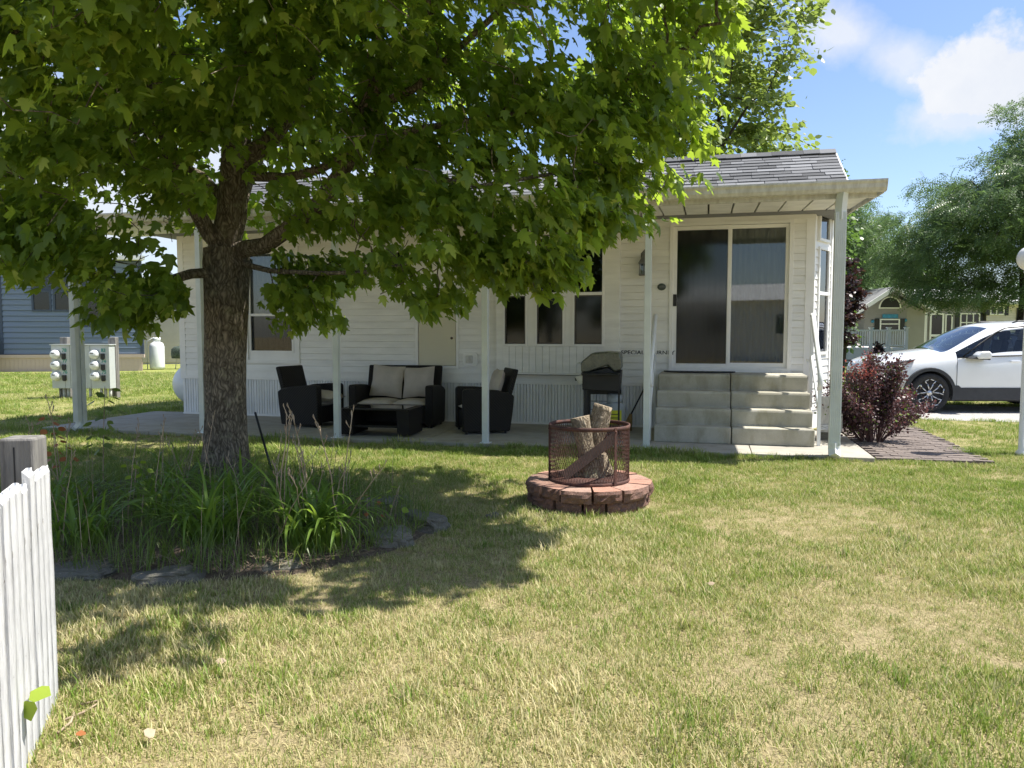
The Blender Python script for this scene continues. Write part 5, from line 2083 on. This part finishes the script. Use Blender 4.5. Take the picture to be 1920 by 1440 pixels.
for (a, b, c, d) in bwin:
    w_ = obj('window', frame_mb(a, b, c, d, .07, -.05, .02), dblue, bh)
    obj('pane', MB().box(a + .07, b - .07, -.02, -.012, c + .07, d - .07), M['pane_dark'], w_)
    obj('blind', MB().box(a + .07, b - .07, -.008, .0, c + .07, d - .07), M['blind'], w_)
sk = MB().box(0, .135, -.03, 0, 0, .5).box(.135, .142, -.022, 0, 0, .5).mesh('skirting_panel', [pink])
x_ = -4.98
while x_ < -.02:
    link('skirting_panel', sk, bh, (x_, -.02, 0))
    x_ += .142
obj('skirting_cap', MB().box(-5.0, .08, -.09, .0, .5, .62), pink, bh)
obj('roof', MB().prism([(-5.3, -.4), (.3, -.4), (-2.0, 4.4), (-5.3, 4.4)], 4.1, 4.25, 'z'), M['soffit'], bh)
obj('door_recess', MB().box(-5.7, -4.96, .4, .6, .2, 3.9), dblue, bh)
obj('end_wall', MB().box(-5.0, -4.952, .0, 4, 0.02, .6), pink, bh)

# pale beige house behind
ph = thing('pale_beige_house', 'pale beige sided house behind the propane tank and the blue house', 'house', (-17.6, 34.2, 0), R(15))
lb = MB()
z = .1
while z < 3.0:
    lb.prism([(0, z), (-.03, z), (-.005, z + .125), (0, z + .125)], 0, 7.5, 'x')
    z += .128
obj('siding', lb, M['beige_light'], ph)['kind'] = 'stuff'
obj('wall', MB().box(0, 7.5, .001, 4, 0, 3.05), M['beige_light'], ph)
obj('roof', MB().prism([(-.4, 3.05), (2, 3.9), (4.4, 3.05)], -.3, 7.8, 'x'), M['soffit'], ph)
# white tank
wt = thing('vertical_propane_tank', 'tall white upright propane tank by the pale beige wall', 'propane tank', (-13.75, 29.8, 0))
obj('tank_body', MB().lathe([(.2, 0), (.31, .03), (.33, .12), (.33, .95), (.27, 1.1), (.13, 1.16)], 24, M=Matrix.Diagonal((.82, .82, .93, 1))), M['white_metal'], wt)
obj('tank_collar', MB().lathe([(.13, 1.10), (.14, 1.10), (.14, 1.24), (.13, 1.24)], 16, closed=True), M['white_metal'], wt)
obj('feed_pipe', MB().tube([(-.38, 0, 0), (-.38, 0, 1.1), (-.1, 0, 1.24)], .018, 6), M['white_metal'], wt)
cg = thing('covered_grill', 'small grill on a stand under a green cover beside the white tank', 'grill', (-12.95, 30.2, 0))
obj('grill_cover', MB().lathe([(.40, .42), (.42, .60), (.40, .78), (.28, .88), (0, .92)], 10, M=Matrix.Diagonal((1.05, .7, 1, 1))), plain('dark_green_cover', (.07, .10, .075), .9, .4, 12, .5, 30, col2=(.02, .025, .02)), cg)
for sx in (-1, 1):
    obj('leg', MB().tube([(sx * .28, 0, 0), (sx * .2, 0, .5)], .015, 6), M['gutter'], cg)
# far left white house and golf cart shade
fh = thing('white_far_house', 'white house with low roof at the far left edge behind the blue house', 'house', (-27.5, 44, 0))
obj('wall', MB().box(-6, 4.5, 0, 5, 0, 2.9), M['siding'], fh)
obj('roof', MB().prism([(-.6, 2.9), (2.5, 4.0), (5.6, 2.9)], -6.5, 5, 'x'), M['soffit'], fh)
obj('window', MB().box(-2, 0, -.04, .0, 1.1, 2.2), M['pane_dark'], fh)
cgx = thing('covered_cart', 'grey and blue covered cart at the left edge beside the blue house', 'cart', (-18.75, 27.2, 0))
obj('cart_cover', MB().prism([(-.5, .25), (.32, .2), (.30, .5), (.18, .95), (.0, 1.05), (-.5, 1.1)], -.3, .3, 'y'), plain('grey_cart_cover', (.35, .33, .32), .8, .2, 5), cgx, bevel=.05)
obj('blue_tarp', MB().prism([(-.5, 1.07), (.05, 1.03), (.12, 1.12), (-.1, 1.28), (-.5, 1.3)], -.32, .32, 'y'), plain('blue_tarp', (.03, .07, .30), .6), cgx, bevel=.03)
for x_ in (-.3, .18):
    obj('wheel', MB().lathe([(0, -.06), (.17, -.06), (.19, 0), (.17, .06), (0, .06)], 14, M=Matrix.Translation((x_, -.3, .19)) @ Matrix.Rotation(R(90), 4, 'X')), M['tyre'], cgx)

# horizontal propane tank at the left end of the home
ht = thing('horizontal_propane_tank', 'white horizontal propane tank peeking past the left end of the home', 'propane tank', H(-10.62, 2.3, 0), HROT)
prof = [(0, -.06)] + [(.37 * math.sin(R(a_)), .22 - .28 * math.cos(R(a_))) for a_ in range(15, 91, 15)] + [(.37, 1.6)] + [(.37 * math.sin(R(a_)), 1.6 - .28 * math.cos(R(a_))) for a_ in range(105, 181, 15)]
obj('tank_body', MB().lathe(prof, 24, M=Matrix.Translation((0, 0, .50)) @ Matrix.Rotation(R(-90), 4, 'X')), M['white_metal'], ht)
for y_ in (.35, 1.35):
    obj('saddle', MB().box(-.25, .25, y_ - .05, y_ + .05, 0, .2), M['rock'], ht)

# ------------------------------------------------------------------ beige house at right with deck
rh = thing('beige_house', 'tan sided house with white gable and arched window behind the parked car', 'house', P(1628, 622, 40) * Vector((1, 1, 0)) if False else (18.42, 40, 0), R(-1))
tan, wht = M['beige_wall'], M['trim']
def lapwall(x0, x1, z0, z1, y, mat, parent, name='siding', gable=None):
    m_ = MB()
    z = z0
    while z < z1:
        a_, b_ = x0, x1
        if gable and z > gable[1]:
            f_ = (gable[2] - z) / (gable[2] - gable[1])
            c_ = gable[0]
            a_, b_ = c_ + (x0 - c_) * f_, c_ + (x1 - c_) * f_
        if b_ - a_ > .05:
            m_.prism([(y, z), (y - .028, z), (y - .004, z + .12), (y, z + .12)], a_, b_, 'x')
        z += .125
    o = obj(name, m_, mat, parent)
    o['kind'] = 'stuff'
    return o
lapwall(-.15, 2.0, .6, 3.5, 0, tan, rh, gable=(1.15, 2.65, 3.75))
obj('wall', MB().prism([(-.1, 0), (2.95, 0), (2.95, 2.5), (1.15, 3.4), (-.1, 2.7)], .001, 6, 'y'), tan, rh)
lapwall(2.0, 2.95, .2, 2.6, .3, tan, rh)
wgr = MB()
for (x0, z0, x1, z1) in ((-.95, 2.35, 1.15, 3.72), (1.15, 3.72, 3.25, 2.5)):
    d = Vector((x1 - x0, z1 - z0)).normalized(); nn_ = Vector((-d.y, d.x)) * .10
    wgr.prism([(x0 - nn_.x, z0 - nn_.y), (x1 - nn_.x, z1 - nn_.y), (x1 + nn_.x, z1 + nn_.y), (x0 + nn_.x, z0 + nn_.y)], -.65, -.55, 'y')
wgt = MB()
for (x0, z0, x1, z1) in ((-.9, 2.38, 1.15, 3.70), (1.15, 3.70, 3.2, 2.52)):
    d = Vector((x1 - x0, z1 - z0)).normalized(); nn_ = Vector((-d.y, d.x)) * .07
    wgt.prism([(x0 - nn_.x, z0 - nn_.y), (x1 - nn_.x, z1 - nn_.y), (x1 + nn_.x, z1 + nn_.y), (x0 + nn_.x, z0 + nn_.y)], -.549, 4, 'y')
obj('roof', wgt, plain('grey_metal_roof', (.30, .30, .30), .6, .1), rh)
obj('gable_fascia', wgr, wht, rh)
wd = Matrix.Identity(4)
arch = [(.62, 2.72)] + [(1.12 + .5 * -math.cos(R(a_)), 2.72 + .52 * math.sin(R(a_))) for a_ in range(0, 181, 15)]
aw = obj('arched_window', MB().prism([(1.12 + .58 * -math.cos(R(a_)), 2.66 + .62 * math.sin(R(a_))) for a_ in range(0, 181, 15)], -.06, -.03, 'y'), wht, rh)
obj('pane', MB().prism([(1.12 + .5 * -math.cos(R(a_)), 2.71 + .51 * math.sin(R(a_))) for a_ in range(0, 181, 15)], -.07, -.061, 'y'), M['black'], aw)
def rwin(a, b, c, d, y, bars=(), shut=0):
    w_ = obj('window', frame_mb(a, b, c, d, .06, y - .09, y - .03), wht, rh)
    for q in bars:
        if q[0] == 'h': obj('muntin', MB().box(a + .06, b - .06, y - .085, y - .04, q[1] - .025, q[1] + .025), wht, w_)
        else: obj('muntin', MB().box(q[1] - .025, q[1] + .025, y - .085, y - .04, c + .06, d - .06), wht, w_)
    obj('pane', MB().box(a + .06, b - .06, y - .05, y - .042, c + .06, d - .06), M['pane_dark'], w_)
    obj('backing', MB().box(a + .06, b - .06, y - .036, y - .032, c + .06, d - .06), M['inside'], w_)
    if shut:
        for x in (a - shut - .03, b + .03):
            obj('shutter', MB().box(x, x + shut, y - .07, y - .03, c - .02, d + .02), M['black'], w_)
rwin(.62, 1.64, 1.5, 2.12, 0, (('h', 1.86),), .22)
blue = plain('bright_blue_sign', (.05, .30, .52), .5, .3, 9)
obj('name_board', MB().box(.75, 1.55, -.07, -.035, 2.16, 2.36), blue, rh)
for (x_, z_) in ((.26, 2.0), (.26, 1.62), (1.95, 2.05), (1.95, 1.65)):
    obj('wall_ornament', MB().lathe([(0, 0), (.09, 0), (.07, .02), (0, .03)], 8, M=Matrix.Translation((x_, -.04, z_)) @ Matrix.Rotation(R(90), 4, 'X')), blue, rh)
# long wing
lapwall(2.95, 6.8, .2, 3.1, 1.4, tan, rh)
lapwall(6.8, 9.9, .2, 2.95, 1.2, M['beige_light'], rh)
obj('wall', MB().box(2.95, 9.9, 1.41, 6, 0, 2.95), tan, rh)
obj('porch_post', MB().box(2.98, 3.16, .3, .48, .2, 2.5), wht, rh)
rwin(3.35, 3.75, .75, 2.55, 1.4, (('h', 1.3),))
dr = obj('door', frame_mb(3.9, 4.65, .3, 2.45, .09, 1.31, 1.37), wht, rh)
obj('door_rail', MB().box(3.99, 4.56, 1.31, 1.36, 1.2, 1.32), wht, dr)
obj('pane', MB().box(3.99, 4.56, 1.345, 1.352, .39, 2.36), M['pane_dark'], dr)
obj('backing', MB().box(3.99, 4.56, 1.36, 1.368, .39, 2.36), M['inside'], dr)
rwin(4.72, 5.1, .75, 2.4, 1.4, (('h', 1.3),))
rwin(5.5, 6.55, 1.25, 2.45, 1.4, (('h', 1.95), ('v', 5.85), ('v', 6.2)), .2)
rwin(6.95, 7.7, 2.35, 2.85, 1.2, (('v', 7.3),), .2)
rwin(8.6, 9.3, 1.9, 2.7, 1.2, (('h', 2.3),), .2)
obj('roof', MB().prism([(1.0, 2.98), (.85, 3.1), (3.5, 3.85), (6.5, 3.1), (6.4, 2.98)], 2.9, 7.0, 'x').prism([(.8, 2.85), (.65, 2.96), (3.4, 3.5), (6.5, 2.96), (6.4, 2.85)], 7.002, 10.2, 'x'), M['soffit'], rh)
obj('fascia', MB().box(2.9, 7.0, .72, .85, 3.06, 3.2).box(7.0, 10.2, .52, .65, 2.9, 3.04), wht, rh)
# deck with white railing
dk = thing('white_deck_railing', 'white railed deck in front of the tan house gable', 'deck', (15.0, 35.2, 0), R(-2))
obj('deck_floor', MB().box(-3.5, 3.05, 0, 4.6, .62, .72), wht, dk)
obj('deck_skirt', MB().box(-3.5, 3.0, .02, .06, .05, .62), wht, dk)
for i in range(9):
    x_ = -3.4 + i * .79
    p_ = obj('rail_post', MB().box(x_, x_ + .13, -.0, .13, .72, 1.62).box(x_ - .03, x_ + .16, -.03, .16, 1.62, 1.67), wht, dk)
for (z0, z1) in ((.80, .86), (1.48, 1.56)):
    obj('rail', MB().box(-3.3, 2.95, .035, .095, z0, z1), wht, dk)
bal = MB().box(0, .032, .045, .08, .86, 1.48).mesh('baluster', [wht])
x_ = -1.6
while x_ < 2.9:
    if (x_ + 3.4) % .79 > .15: link('baluster', bal, dk, (x_, 0, 0))
    x_ += .105
o = shrub('red_shrub', 'reddish brown pot shrub below the white deck rail', (16.0, 33.6, 0), .95, .35, M['purple_leaf'], 1500, .09, 77)
for i in range(6):
    o = round_i = None
# things on the deck (dark chairs seen through the balusters)
dc_ = thing('deck_chair', 'dark patio chair behind the deck balusters', 'chair', (14.6, 36.6, .72))
obj('seat', MB().box(-.3, .3, -.3, .3, .38, .44), M['black'], dc_)
obj('backrest', MB().box(-.3, .3, .25, .3, .44, .95), M['black'], dc_)
for sx in (-1, 1):
    for sy in (-1, 1):
        obj('leg', MB().box(sx * .28 - .02, sx * .28 + .02, sy * .28 - .02, sy * .28 + .02, 0, .38), M['black'], dc_)
# black metal fence
bf = thing('black_metal_fence', 'low black metal picket fence between the downspout and the shrub', 'fence', (6.1, 15.4, 0), R(-3))
for z_ in (.88, .78, .12):
    obj('rail', MB().box(-.5, 2.2, -.012, .012, z_, z_ + .025), M['black'], bf)
bp = MB().box(-.009, .009, -.009, .009, .03, .80).mesh('picket', [M['black']])
for i in range(24):
    link('picket', bp, bf, (-.45 + i * .11, 0, 0))
for x_ in (-.5, .45, 1.4, 2.2):
    obj('post', MB().box(x_ - .02, x_ + .02, -.02, .02, 0, .96), M['black'], bf)

# ------------------------------------------------------------------ cars
def make_car(label, loc, rz, paint, name='parked_suv'):
    t = thing(name, label, 'car', loc, rz)
    # stations: x, zbottom, half width, belt z, belt halfwidth, top z, top halfwidth, centre z
    S = [(.00, .42, .62, .62, .60, .70, .52, .72),
         (.06, .30, .74, .74, .72, .88, .66, .90),
         (.22, .26, .86, .80, .83, .96, .74, 1.00),
         (.55, .24, .91, .86, .89, 1.02, .78, 1.06),
         (.95, .24, .925, .92, .90, 1.06, .80, 1.11),
         (1.22, .24, .925, .96, .90, 1.085, .81, 1.145),
         (1.32, .24, .925, .97, .90, 1.10, .81, 1.16),
         (1.75, .24, .925, 1.00, .895, 1.36, .72, 1.40),
         (2.10, .24, .925, 1.02, .89, 1.54, .66, 1.585),
         (2.30, .24, .925, 1.03, .89, 1.60, .635, 1.64),
         (2.75, .24, .925, 1.04, .885, 1.635, .63, 1.67),
         (2.85, .24, .925, 1.045, .885, 1.638, .63, 1.675),
         (3.55, .24, .925, 1.06, .88, 1.625, .62, 1.665),
         (3.65, .24, .925, 1.065, .88, 1.62, .62, 1.66),
         (4.05, .24, .915, 1.08, .87, 1.585, .61, 1.63),
         (4.32, .28, .88, 1.09, .83, 1.42, .60, 1.46),
         (4.50, .34, .82, 1.02, .78, 1.10, .68, 1.12),
         (4.56, .42, .74, .80, .70, .86, .62, .88)]
    m_ = MB()
    n = 10
    for (x, zb, w, bz, bw, tz, tw_, cz) in S:
        m_.v += [(x, 0, zb), (x, -w * .8, zb), (x, -w, zb + .08), (x, -w - .008, (zb + bz) * .52), (x, -w, bz - .10), (x, -bw, bz),
                 (x, -tw_ - .03, tz - .03), (x, -tw_ * .88, tz), (x, -tw_ * .45, cz - .01), (x, 0, cz)]
    ns = len(S)
    for i in range(ns - 1):
        for j in range(n - 1):
            mi = 0
            xa = S[i][0]
            if j <= 1: mi = 1
            if j == 5 and 6 <= i <= 13 and i not in (10, 12): mi = 3
            if j >= 7 and 5 <= i <= 7: mi = 2
            if j in (6, 7, 8) and i == 14: mi = 2
            a_ = i * n + j
            m_.face((a_, a_ + n, a_ + n + 1, a_ + 1), mi, True)
    m_.face([j for j in range(n)], 0); m_.face([(ns - 1) * n + j for j in range(n)][::-1], 0)
    me = m_.mesh('body', [paint, M['plastic'], M['car_glass'], M['car_side_glass']])
    o = bpy.data.objects.new('tmp', me); COL.objects.link(o)
    mi = o.modifiers.new('mirror', 'MIRROR'); mi.use_axis = (False, True, False); mi.use_clip = True
    ss = o.modifiers.new('sub', 'SUBSURF'); ss.levels = 2; ss.render_levels = 2
    cut = []
    for wx in (.90, 3.56):
        c_ = obj('tmpcut', MB().lathe([(0, -1.1), (.405, -1.1), (.405, 1.1), (0, 1.1)], 40, M=Matrix.Translation((wx, 0, .36)) @ Matrix.Rotation(R(90), 4, 'X')), M['plastic'])
        b_ = o.modifiers.new('b', 'BOOLEAN'); b_.operation = 'DIFFERENCE'; b_.object = c_; b_.solver = 'FAST'
        cut.append(c_)
    dg = bpy.context.evaluated_depsgraph_get()
    fin = bpy.data.meshes.new_from_object(o.evaluated_get(dg))
    bpy.data.objects.remove(o)
    for c_ in cut: bpy.data.objects.remove(c_)
    link('body', fin, t)
    # arch cladding and sills
    for sy in (-1, 1):
        for wx in (.90, 3.56):
            ar = MB()
            k = 22
            for i in range(k + 1):
                a_ = R(-18 + 216 * i / k)
                for rr, yy in ((.398, .90), (.398, .945), (.455, .945), (.468, .90)):
                    ar.v.append((wx + rr * math.cos(a_), sy * yy, .36 + rr * math.sin(a_)))
                if i:
                    b0 = 4 * (i - 1)
                    for q in range(3):
                        ar.face((b0 + q, b0 + q + 1, b0 + q + 5, b0 + q + 4), 0, q == 5)
            obj('arch_cladding', ar, M['plastic'], t)
            wl_ = thing('x', None, None)
            bpy.data.objects.remove(wl_)
            wt_ = Matrix.Translation((wx, sy * .83, .36)) @ Matrix.Rotation(R(90) * -sy, 4, 'X')
            ty = obj('wheel', MB().lathe([(.25, -.11), (.33, -.11), (.352, -.085), (.36, 0), (.352, .085), (.33, .105), (.255, .11), (.25, .08)], 40, M=wt_, closed=True), M['tyre'], t)
            rim = MB().lathe([(.0, .02), (.22, .02), (.235, .06), (.25, .105), (.258, .105), (.258, -.1)], 36, M=wt_)
            obj('rim_dish', rim, M['plastic'], ty)
            sp = MB()
            for q in range(5):
                c0 = R(90 + 72 * q)
                for (d0, d1, r0, r1) in ((-.11, -.30, .055, .17), (-.30, -.42, .17, .235), (.11, .30, .055, .17), (.30, .42, .17, .235), (-.42, .0, .235, .255), (.0, .42, .255, .235)):
                    p0 = (r0 * math.cos(c0 + d0), r0 * math.sin(c0 + d0), .085); p1 = (r1 * math.cos(c0 + d1), r1 * math.sin(c0 + d1), .10)
                    sp.tube([p0, p1], .012, 5, M=wt_)
            sp.lathe([(0, .09), (.05, .09), (.055, .07), (.055, .03)], 14, M=wt_)
            obj('spokes', sp, M['alloy'], ty)
        obj('sill_cladding', MB().prism([(1.30, .24), (3.16, .24), (3.10, .46), (1.45, .46), (1.40, .50), (1.32, .50)], sy * .915, sy * .94, 'y'), M['plastic'], t, bevel=.008)
        obj('mirror', MB().prism([(1.62, .98), (1.85, .98), (1.88, 1.06), (1.83, 1.12), (1.68, 1.11), (1.60, 1.04)], sy * .93, sy * 1.12, 'y'), paint, t, bevel=.03, segs=3)
        obj('mirror_base', MB().prism([(1.52, .985), (1.85, .96), (1.85, .99), (1.60, 1.02)], sy * .86, sy * 1.10, 'y'), M['plastic'], t, bevel=.01)
        obj('headlight', MB().prism([(.16, .80), (.20, .90), (.66, .97), (.40, .86)], sy * .79, sy * .905, 'y'), M['plastic'], t, bevel=.01)
        obj('headlight_lens', MB().prism([(.27, .845), (.30, .88), (.50, .915), (.40, .865)], sy * .895, sy * .912, 'y'), M['lens'], t)
        obj('side_marker', MB().prism([(.46, .875), (.52, .92), (.645, .962)], sy * .895, sy * .913, 'y'), M['amber'], t)
        obj('door_seam', MB().box(1.36, 1.366, sy * .930 if sy > 0 else -.936, sy * .930 + .006 if sy > 0 else -.930, .46, 1.0).box(2.52, 2.526, sy * .930 if sy > 0 else -.936, sy * .930 + .006 if sy > 0 else -.930, .46, 1.03), M['plastic'], t)
        obj('door_handle', MB().box(2.30, 2.47, sy * .935 - .012, sy * .935 + .012, .915, .945), paint, t, bevel=.008)
        obj('window_trim', MB().tube([(1.42, sy * .905, 1.00), (2.8, sy * .898, 1.048), (4.1, sy * .88, 1.085)], .012, 5), M['black'], t)
        obj('window_trim', MB().tube([(1.50, sy * .89, 1.03), (1.78, sy * .815, 1.22), (2.12, sy * .735, 1.44), (2.32, sy * .69, 1.53), (2.8, sy * .675, 1.57), (3.6, sy * .67, 1.56), (4.05, sy * .70, 1.42)], .014, 5), M['black'], t)
        obj('window_pillar', MB().tube([(2.80, sy * .895, 1.04), (2.80, sy * .69, 1.57)], .035, 4), M['black'], t)
        obj('roof_rail', MB().tube([(2.5, sy * .60, 1.62), (2.6, sy * .60, 1.655), (3.9, sy * .59, 1.645), (4.0, sy * .59, 1.61)], .014, 5), M['black'], t)
        obj('front_seat', MB().prism([(2.35, .5), (2.75, .5), (2.95, 1.28), (2.83, 1.32), (2.68, .7), (2.35, .66)], sy * .36 - .2, sy * .36 + .2, 'y'), M['plastic'], t, bevel=.04)
        obj('headrest', MB().box(2.90, 3.0, sy * .36 - .12, sy * .36 + .12, 1.30, 1.48), M['plastic'], t, bevel=.03)
    obj('dashboard', MB().prism([(1.45, .7), (1.95, .7), (1.9, 1.0), (1.5, 1.05)], -.8, .8, 'y'), M['plastic'], t)
    obj('steering_wheel', MB().lathe([(.17, -.012), (.195, -.012), (.195, .012), (.17, .012)], 20, closed=True, M=Matrix.Translation((2.1, -.36, 1.0)) @ Matrix.Rotation(R(65), 4, 'Y')), M['black'], t)
    obj('grille', MB().box(-.012, .05, -.55, .55, .42, .66), M['plastic'], t, bevel=.02)
    obj('lower_bumper', MB().prism([(.04, .30), (.50, .24), (.50, .42), (.03, .42)], -.82, .82, 'y'), M['plastic'], t, bevel=.02)
    obj('underbody', MB().box(.5, 4.2, -.72, .72, .20, .30), M['plastic'], t)
    return t


make_car('white suv parked behind the purple shrub, front half in view', (6.62, 14.7, 0), R(-1.5), M['car_white'])
make_car('dark suv parked in front of the tan house, behind the white suv', (14.55, 28.6, -.22), R(-4), M['car_black'])

# ------------------------------------------------------------------ neighbour behind the camera (seen in the door glass)
nh = thing('white_neighbour_house', 'white sided house across the lawn mirrored in the sliding door glass', 'house', (-3, -17, 0), R(3))
obj('wall', MB().box(-6, 11, -4, 0, .5, 3.0), M['siding'], nh)
obj('skirting', MB().box(-6, 11, -4, .02, 0, .5), M['skirt'], nh)
obj('roof', MB().prism([(.4, 3.0), (-2, 3.9), (-4.4, 3.0)], -6.4, 11.4, 'x'), M['soffit'], nh)
for x_ in (-4, -1.5, 2, 4.2, 7.5, 9):
    w_ = obj('window', frame_mb(x_, x_ + 1.3, 1.3, 2.4, .08, .0, .06), M['trim'], nh)
    obj('pane', MB().box(x_ + .08, x_ + 1.22, .01, .03, 1.38, 2.32), M['pane_dark'], w_)
    obj('backing', MB().box(x_ + .08, x_ + 1.22, .002, .006, 1.38, 2.32), M['inside'], w_)
round_tree('green_tree', 'broad green tree behind the white neighbour house mirrored in the door glass', (8, -24, 0), 10, 6, 240, 9000, .5, RND, M['oak_leaf'], 61, 10, low=.15, trunk_r=.3, spread=.5)
round_tree('green_tree', 'leafy tree standing before the white neighbour house mirrored in the door glass', (4.5, -9, 0), 7, 3, 240, 9000, .22, RND, M['oak_leaf'], 62, 10, low=.3, trunk_r=.2, spread=.3)

# ------------------------------------------------------------------ lawn blades
def tuft(seed, n, rad, hmin, hmax, w, flat=0.0):
    rs_ = np.random.default_rng(seed)
    a0 = rs_.random(n) * 6.283; rr = rad * np.sqrt(rs_.random(n))
    base = np.stack([rr * np.cos(a0), rr * np.sin(a0), np.zeros(n)], 1)
    a_ = rs_.random(n) * 6.283
    h = rs_.uniform(hmin, hmax, n); tint = rs_.random(n)
    lie = rs_.random(n) < flat
    L = np.where(lie, h * 1.0, h * rs_.uniform(.25, .95, n))
    h = np.where(lie, h * .22, h)
    d = np.stack([np.cos(a_), np.sin(a_), np.zeros(n)], 1)
    b_ = a_ + rs_.normal(0, .5, n) + 1.57
    sdv = np.stack([np.cos(b_), np.sin(b_), np.zeros(n)], 1) * (w * .5) * rs_.uniform(.6, 1.3, n)[:, None]
    up = np.array([0, 0, 1.0])
    mid = base + d * (L * .38)[:, None] + up * (h * .62)[:, None]
    tip = base + d * L[:, None] + up * h[:, None]
    V_ = np.stack([base - sdv, base + sdv, mid + sdv * .85, mid - sdv * .85, tip], 1).reshape(-1, 3)
    T_ = (np.array([(0, 1, 2), (0, 2, 3), (3, 2, 4)])[None] + (np.arange(n) * 5)[:, None, None]).reshape(-1, 3)
    tint = np.where(lie, tint * .45, .25 + tint * .75)
    me = bulk_mesh('grass_tuft', V_, T_, [M['grass']], np.repeat(tint, 5))
    return bpy.data.objects.new('grass_tuft', me)


tcol = bpy.data.collections.new('grass_tufts')     # source tufts, never linked to the scene
for i in range(6):
    tcol.objects.link(tuft(100 + i, 46, .085, .018, .044, .0038, .5))
for i in range(2):
    tcol.objects.link(tuft(120 + i, 30, .05, .04, .085, .0052, .1))

rs_ = np.random.default_rng(77)
def scatter(n, y0, y1, dens_w):
    y = rs_.uniform(y0 ** dens_w, y1 ** dens_w, n) ** (1 / dens_w)
    x = rs_.uniform(-1, 1, n) * (y * .70 + .5)
    return x, y
xa, ya = scatter(27000, 2.0, 9.5, 1.7)
xb, yb = scatter(26000, 9.0, 27, 1.5)
xs_, ys_ = np.concatenate([xa, xb]), np.concatenate([ya, yb])
ex = np.zeros(len(xs_), bool)
bed_out = [(p.x, p.y) for p in bedp]
ex |= in_poly(xs_, ys_, bed_out) & (rs_.random(len(xs_)) > np.where(ys_ < 5.1, .30, .08))
ex |= np.hypot(xs_ - FC.x, ys_ - FC.y) < .53
Mi = np.array(HI)
uu_ = Mi[0, 0] * xs_ + Mi[0, 1] * ys_ + Mi[0, 3]
vv_ = Mi[1, 0] * xs_ + Mi[1, 1] * ys_ + Mi[1, 3]
ex |= (uu_ > -10.93) & (uu_ < .40) & (vv_ > -.46) & (vv_ < 2)
ex |= (uu_ > -10.25) & (uu_ < .6) & (vv_ > 1.6) & (vv_ < 5)
ex |= (uu_ > .40) & (uu_ < 1.54) & (vv_ > -.36) & (vv_ < 4.3)
ex |= (uu_ > 1.85) & (uu_ < 16) & (vv_ > 4.3) & (vv_ < 7.1)
ex |= (uu_ > .40) & (uu_ < .95) & (vv_ > -.3) & (vv_ < 1.5)
keep = ~ex
xs_, ys_ = xs_[keep], ys_[keep]
n_ = len(xs_)
lm = bpy.data.meshes.new('lawn')
lm.vertices.add(n_)
lm.vertices.foreach_set('co', np.stack([xs_, ys_, np.full(n_, .001)], 1).astype(np.float32).ravel())
at = lm.attributes.new('rotz', 'FLOAT', 'POINT'); at.data.foreach_set('value', (rs_.random(n_) * 6.283).astype(np.float32))
tall = np.array([mnoise.noise(Vector((x * .9, y * .9, 3))) for x, y in zip(xs_, ys_)])
at = lm.attributes.new('scl', 'FLOAT', 'POINT')
sc_v = rs_.uniform(.75, 1.2, n_) * (1 + .25 * tall) * np.where(ys_ > 9, 1.45, 1.0) * np.where(ys_ > 18, 1.3, 1.0)
at.data.foreach_set('value', sc_v.astype(np.float32))
dryn = np.array([mnoise.noise(Vector((x * .75 + 9, y * .75, 1))) + .6 * mnoise.noise(Vector((x * 2.3, y * 2.3, 5))) for x, y in zip(xs_, ys_)])
sc_v = sc_v * np.clip(.95 - .6 * dryn, .5, 1.12)
at.data.foreach_set('value', sc_v.astype(np.float32))
kind_ = rs_.integers(0, 6, n_)
kind_ = np.where(rs_.random(n_) < .02, rs_.integers(6, 8, n_), kind_)
edge_s = (vv_[keep] > -.62) & (vv_[keep] < -.44) & (uu_[keep] < .5)
kind_ = np.where(edge_s & (rs_.random(n_) < .6), 6, kind_)
at = lm.attributes.new('pick', 'INT', 'POINT'); at.data.foreach_set('value', kind_.astype(np.int32))
lawn = link('lawn', lm)
tag(lawn, 'short sun bleached lawn grass with green and straw coloured blades', 'grass', kind='stuff')
ng = bpy.data.node_groups.new('lawn_blades', 'GeometryNodeTree')
ng.interface.new_socket('Geometry', in_out='INPUT', socket_type='NodeSocketGeometry')
ng.interface.new_socket('Geometry', in_out='OUTPUT', socket_type='NodeSocketGeometry')
gi = ng.nodes.new('NodeGroupInput'); go = ng.nodes.new('NodeGroupOutput')
iop = ng.nodes.new('GeometryNodeInstanceOnPoints')
ci = ng.nodes.new('GeometryNodeCollectionInfo')
ci.inputs['Collection'].default_value = tcol
ci.inputs['Separate Children'].default_value = True
ci.inputs['Reset Children'].default_value = True
def nattr(nm, ty):
    q = ng.nodes.new('GeometryNodeInputNamedAttribute'); q.data_type = ty
    q.inputs['Name'].default_value = nm
    return [s for s in q.outputs if s.enabled and s.name == 'Attribute'][0]
cx_ = ng.nodes.new('ShaderNodeCombineXYZ')
ng.links.new(nattr('rotz', 'FLOAT'), cx_.inputs[2])
ng.links.new(gi.outputs[0], iop.inputs['Points'])
ng.links.new(ci.outputs[0], iop.inputs['Instance'])
iop.inputs['Pick Instance'].default_value = True
ng.links.new(nattr('pick', 'INT'), iop.inputs['Instance Index'])
ng.links.new(cx_.outputs[0], iop.inputs['Rotation'])
ng.links.new(nattr('scl', 'FLOAT'), iop.inputs['Scale'])
ng.links.new(iop.outputs[0], go.inputs[0])
gm = lawn.modifiers.new('blades', 'NODES')
gm.node_group = ng
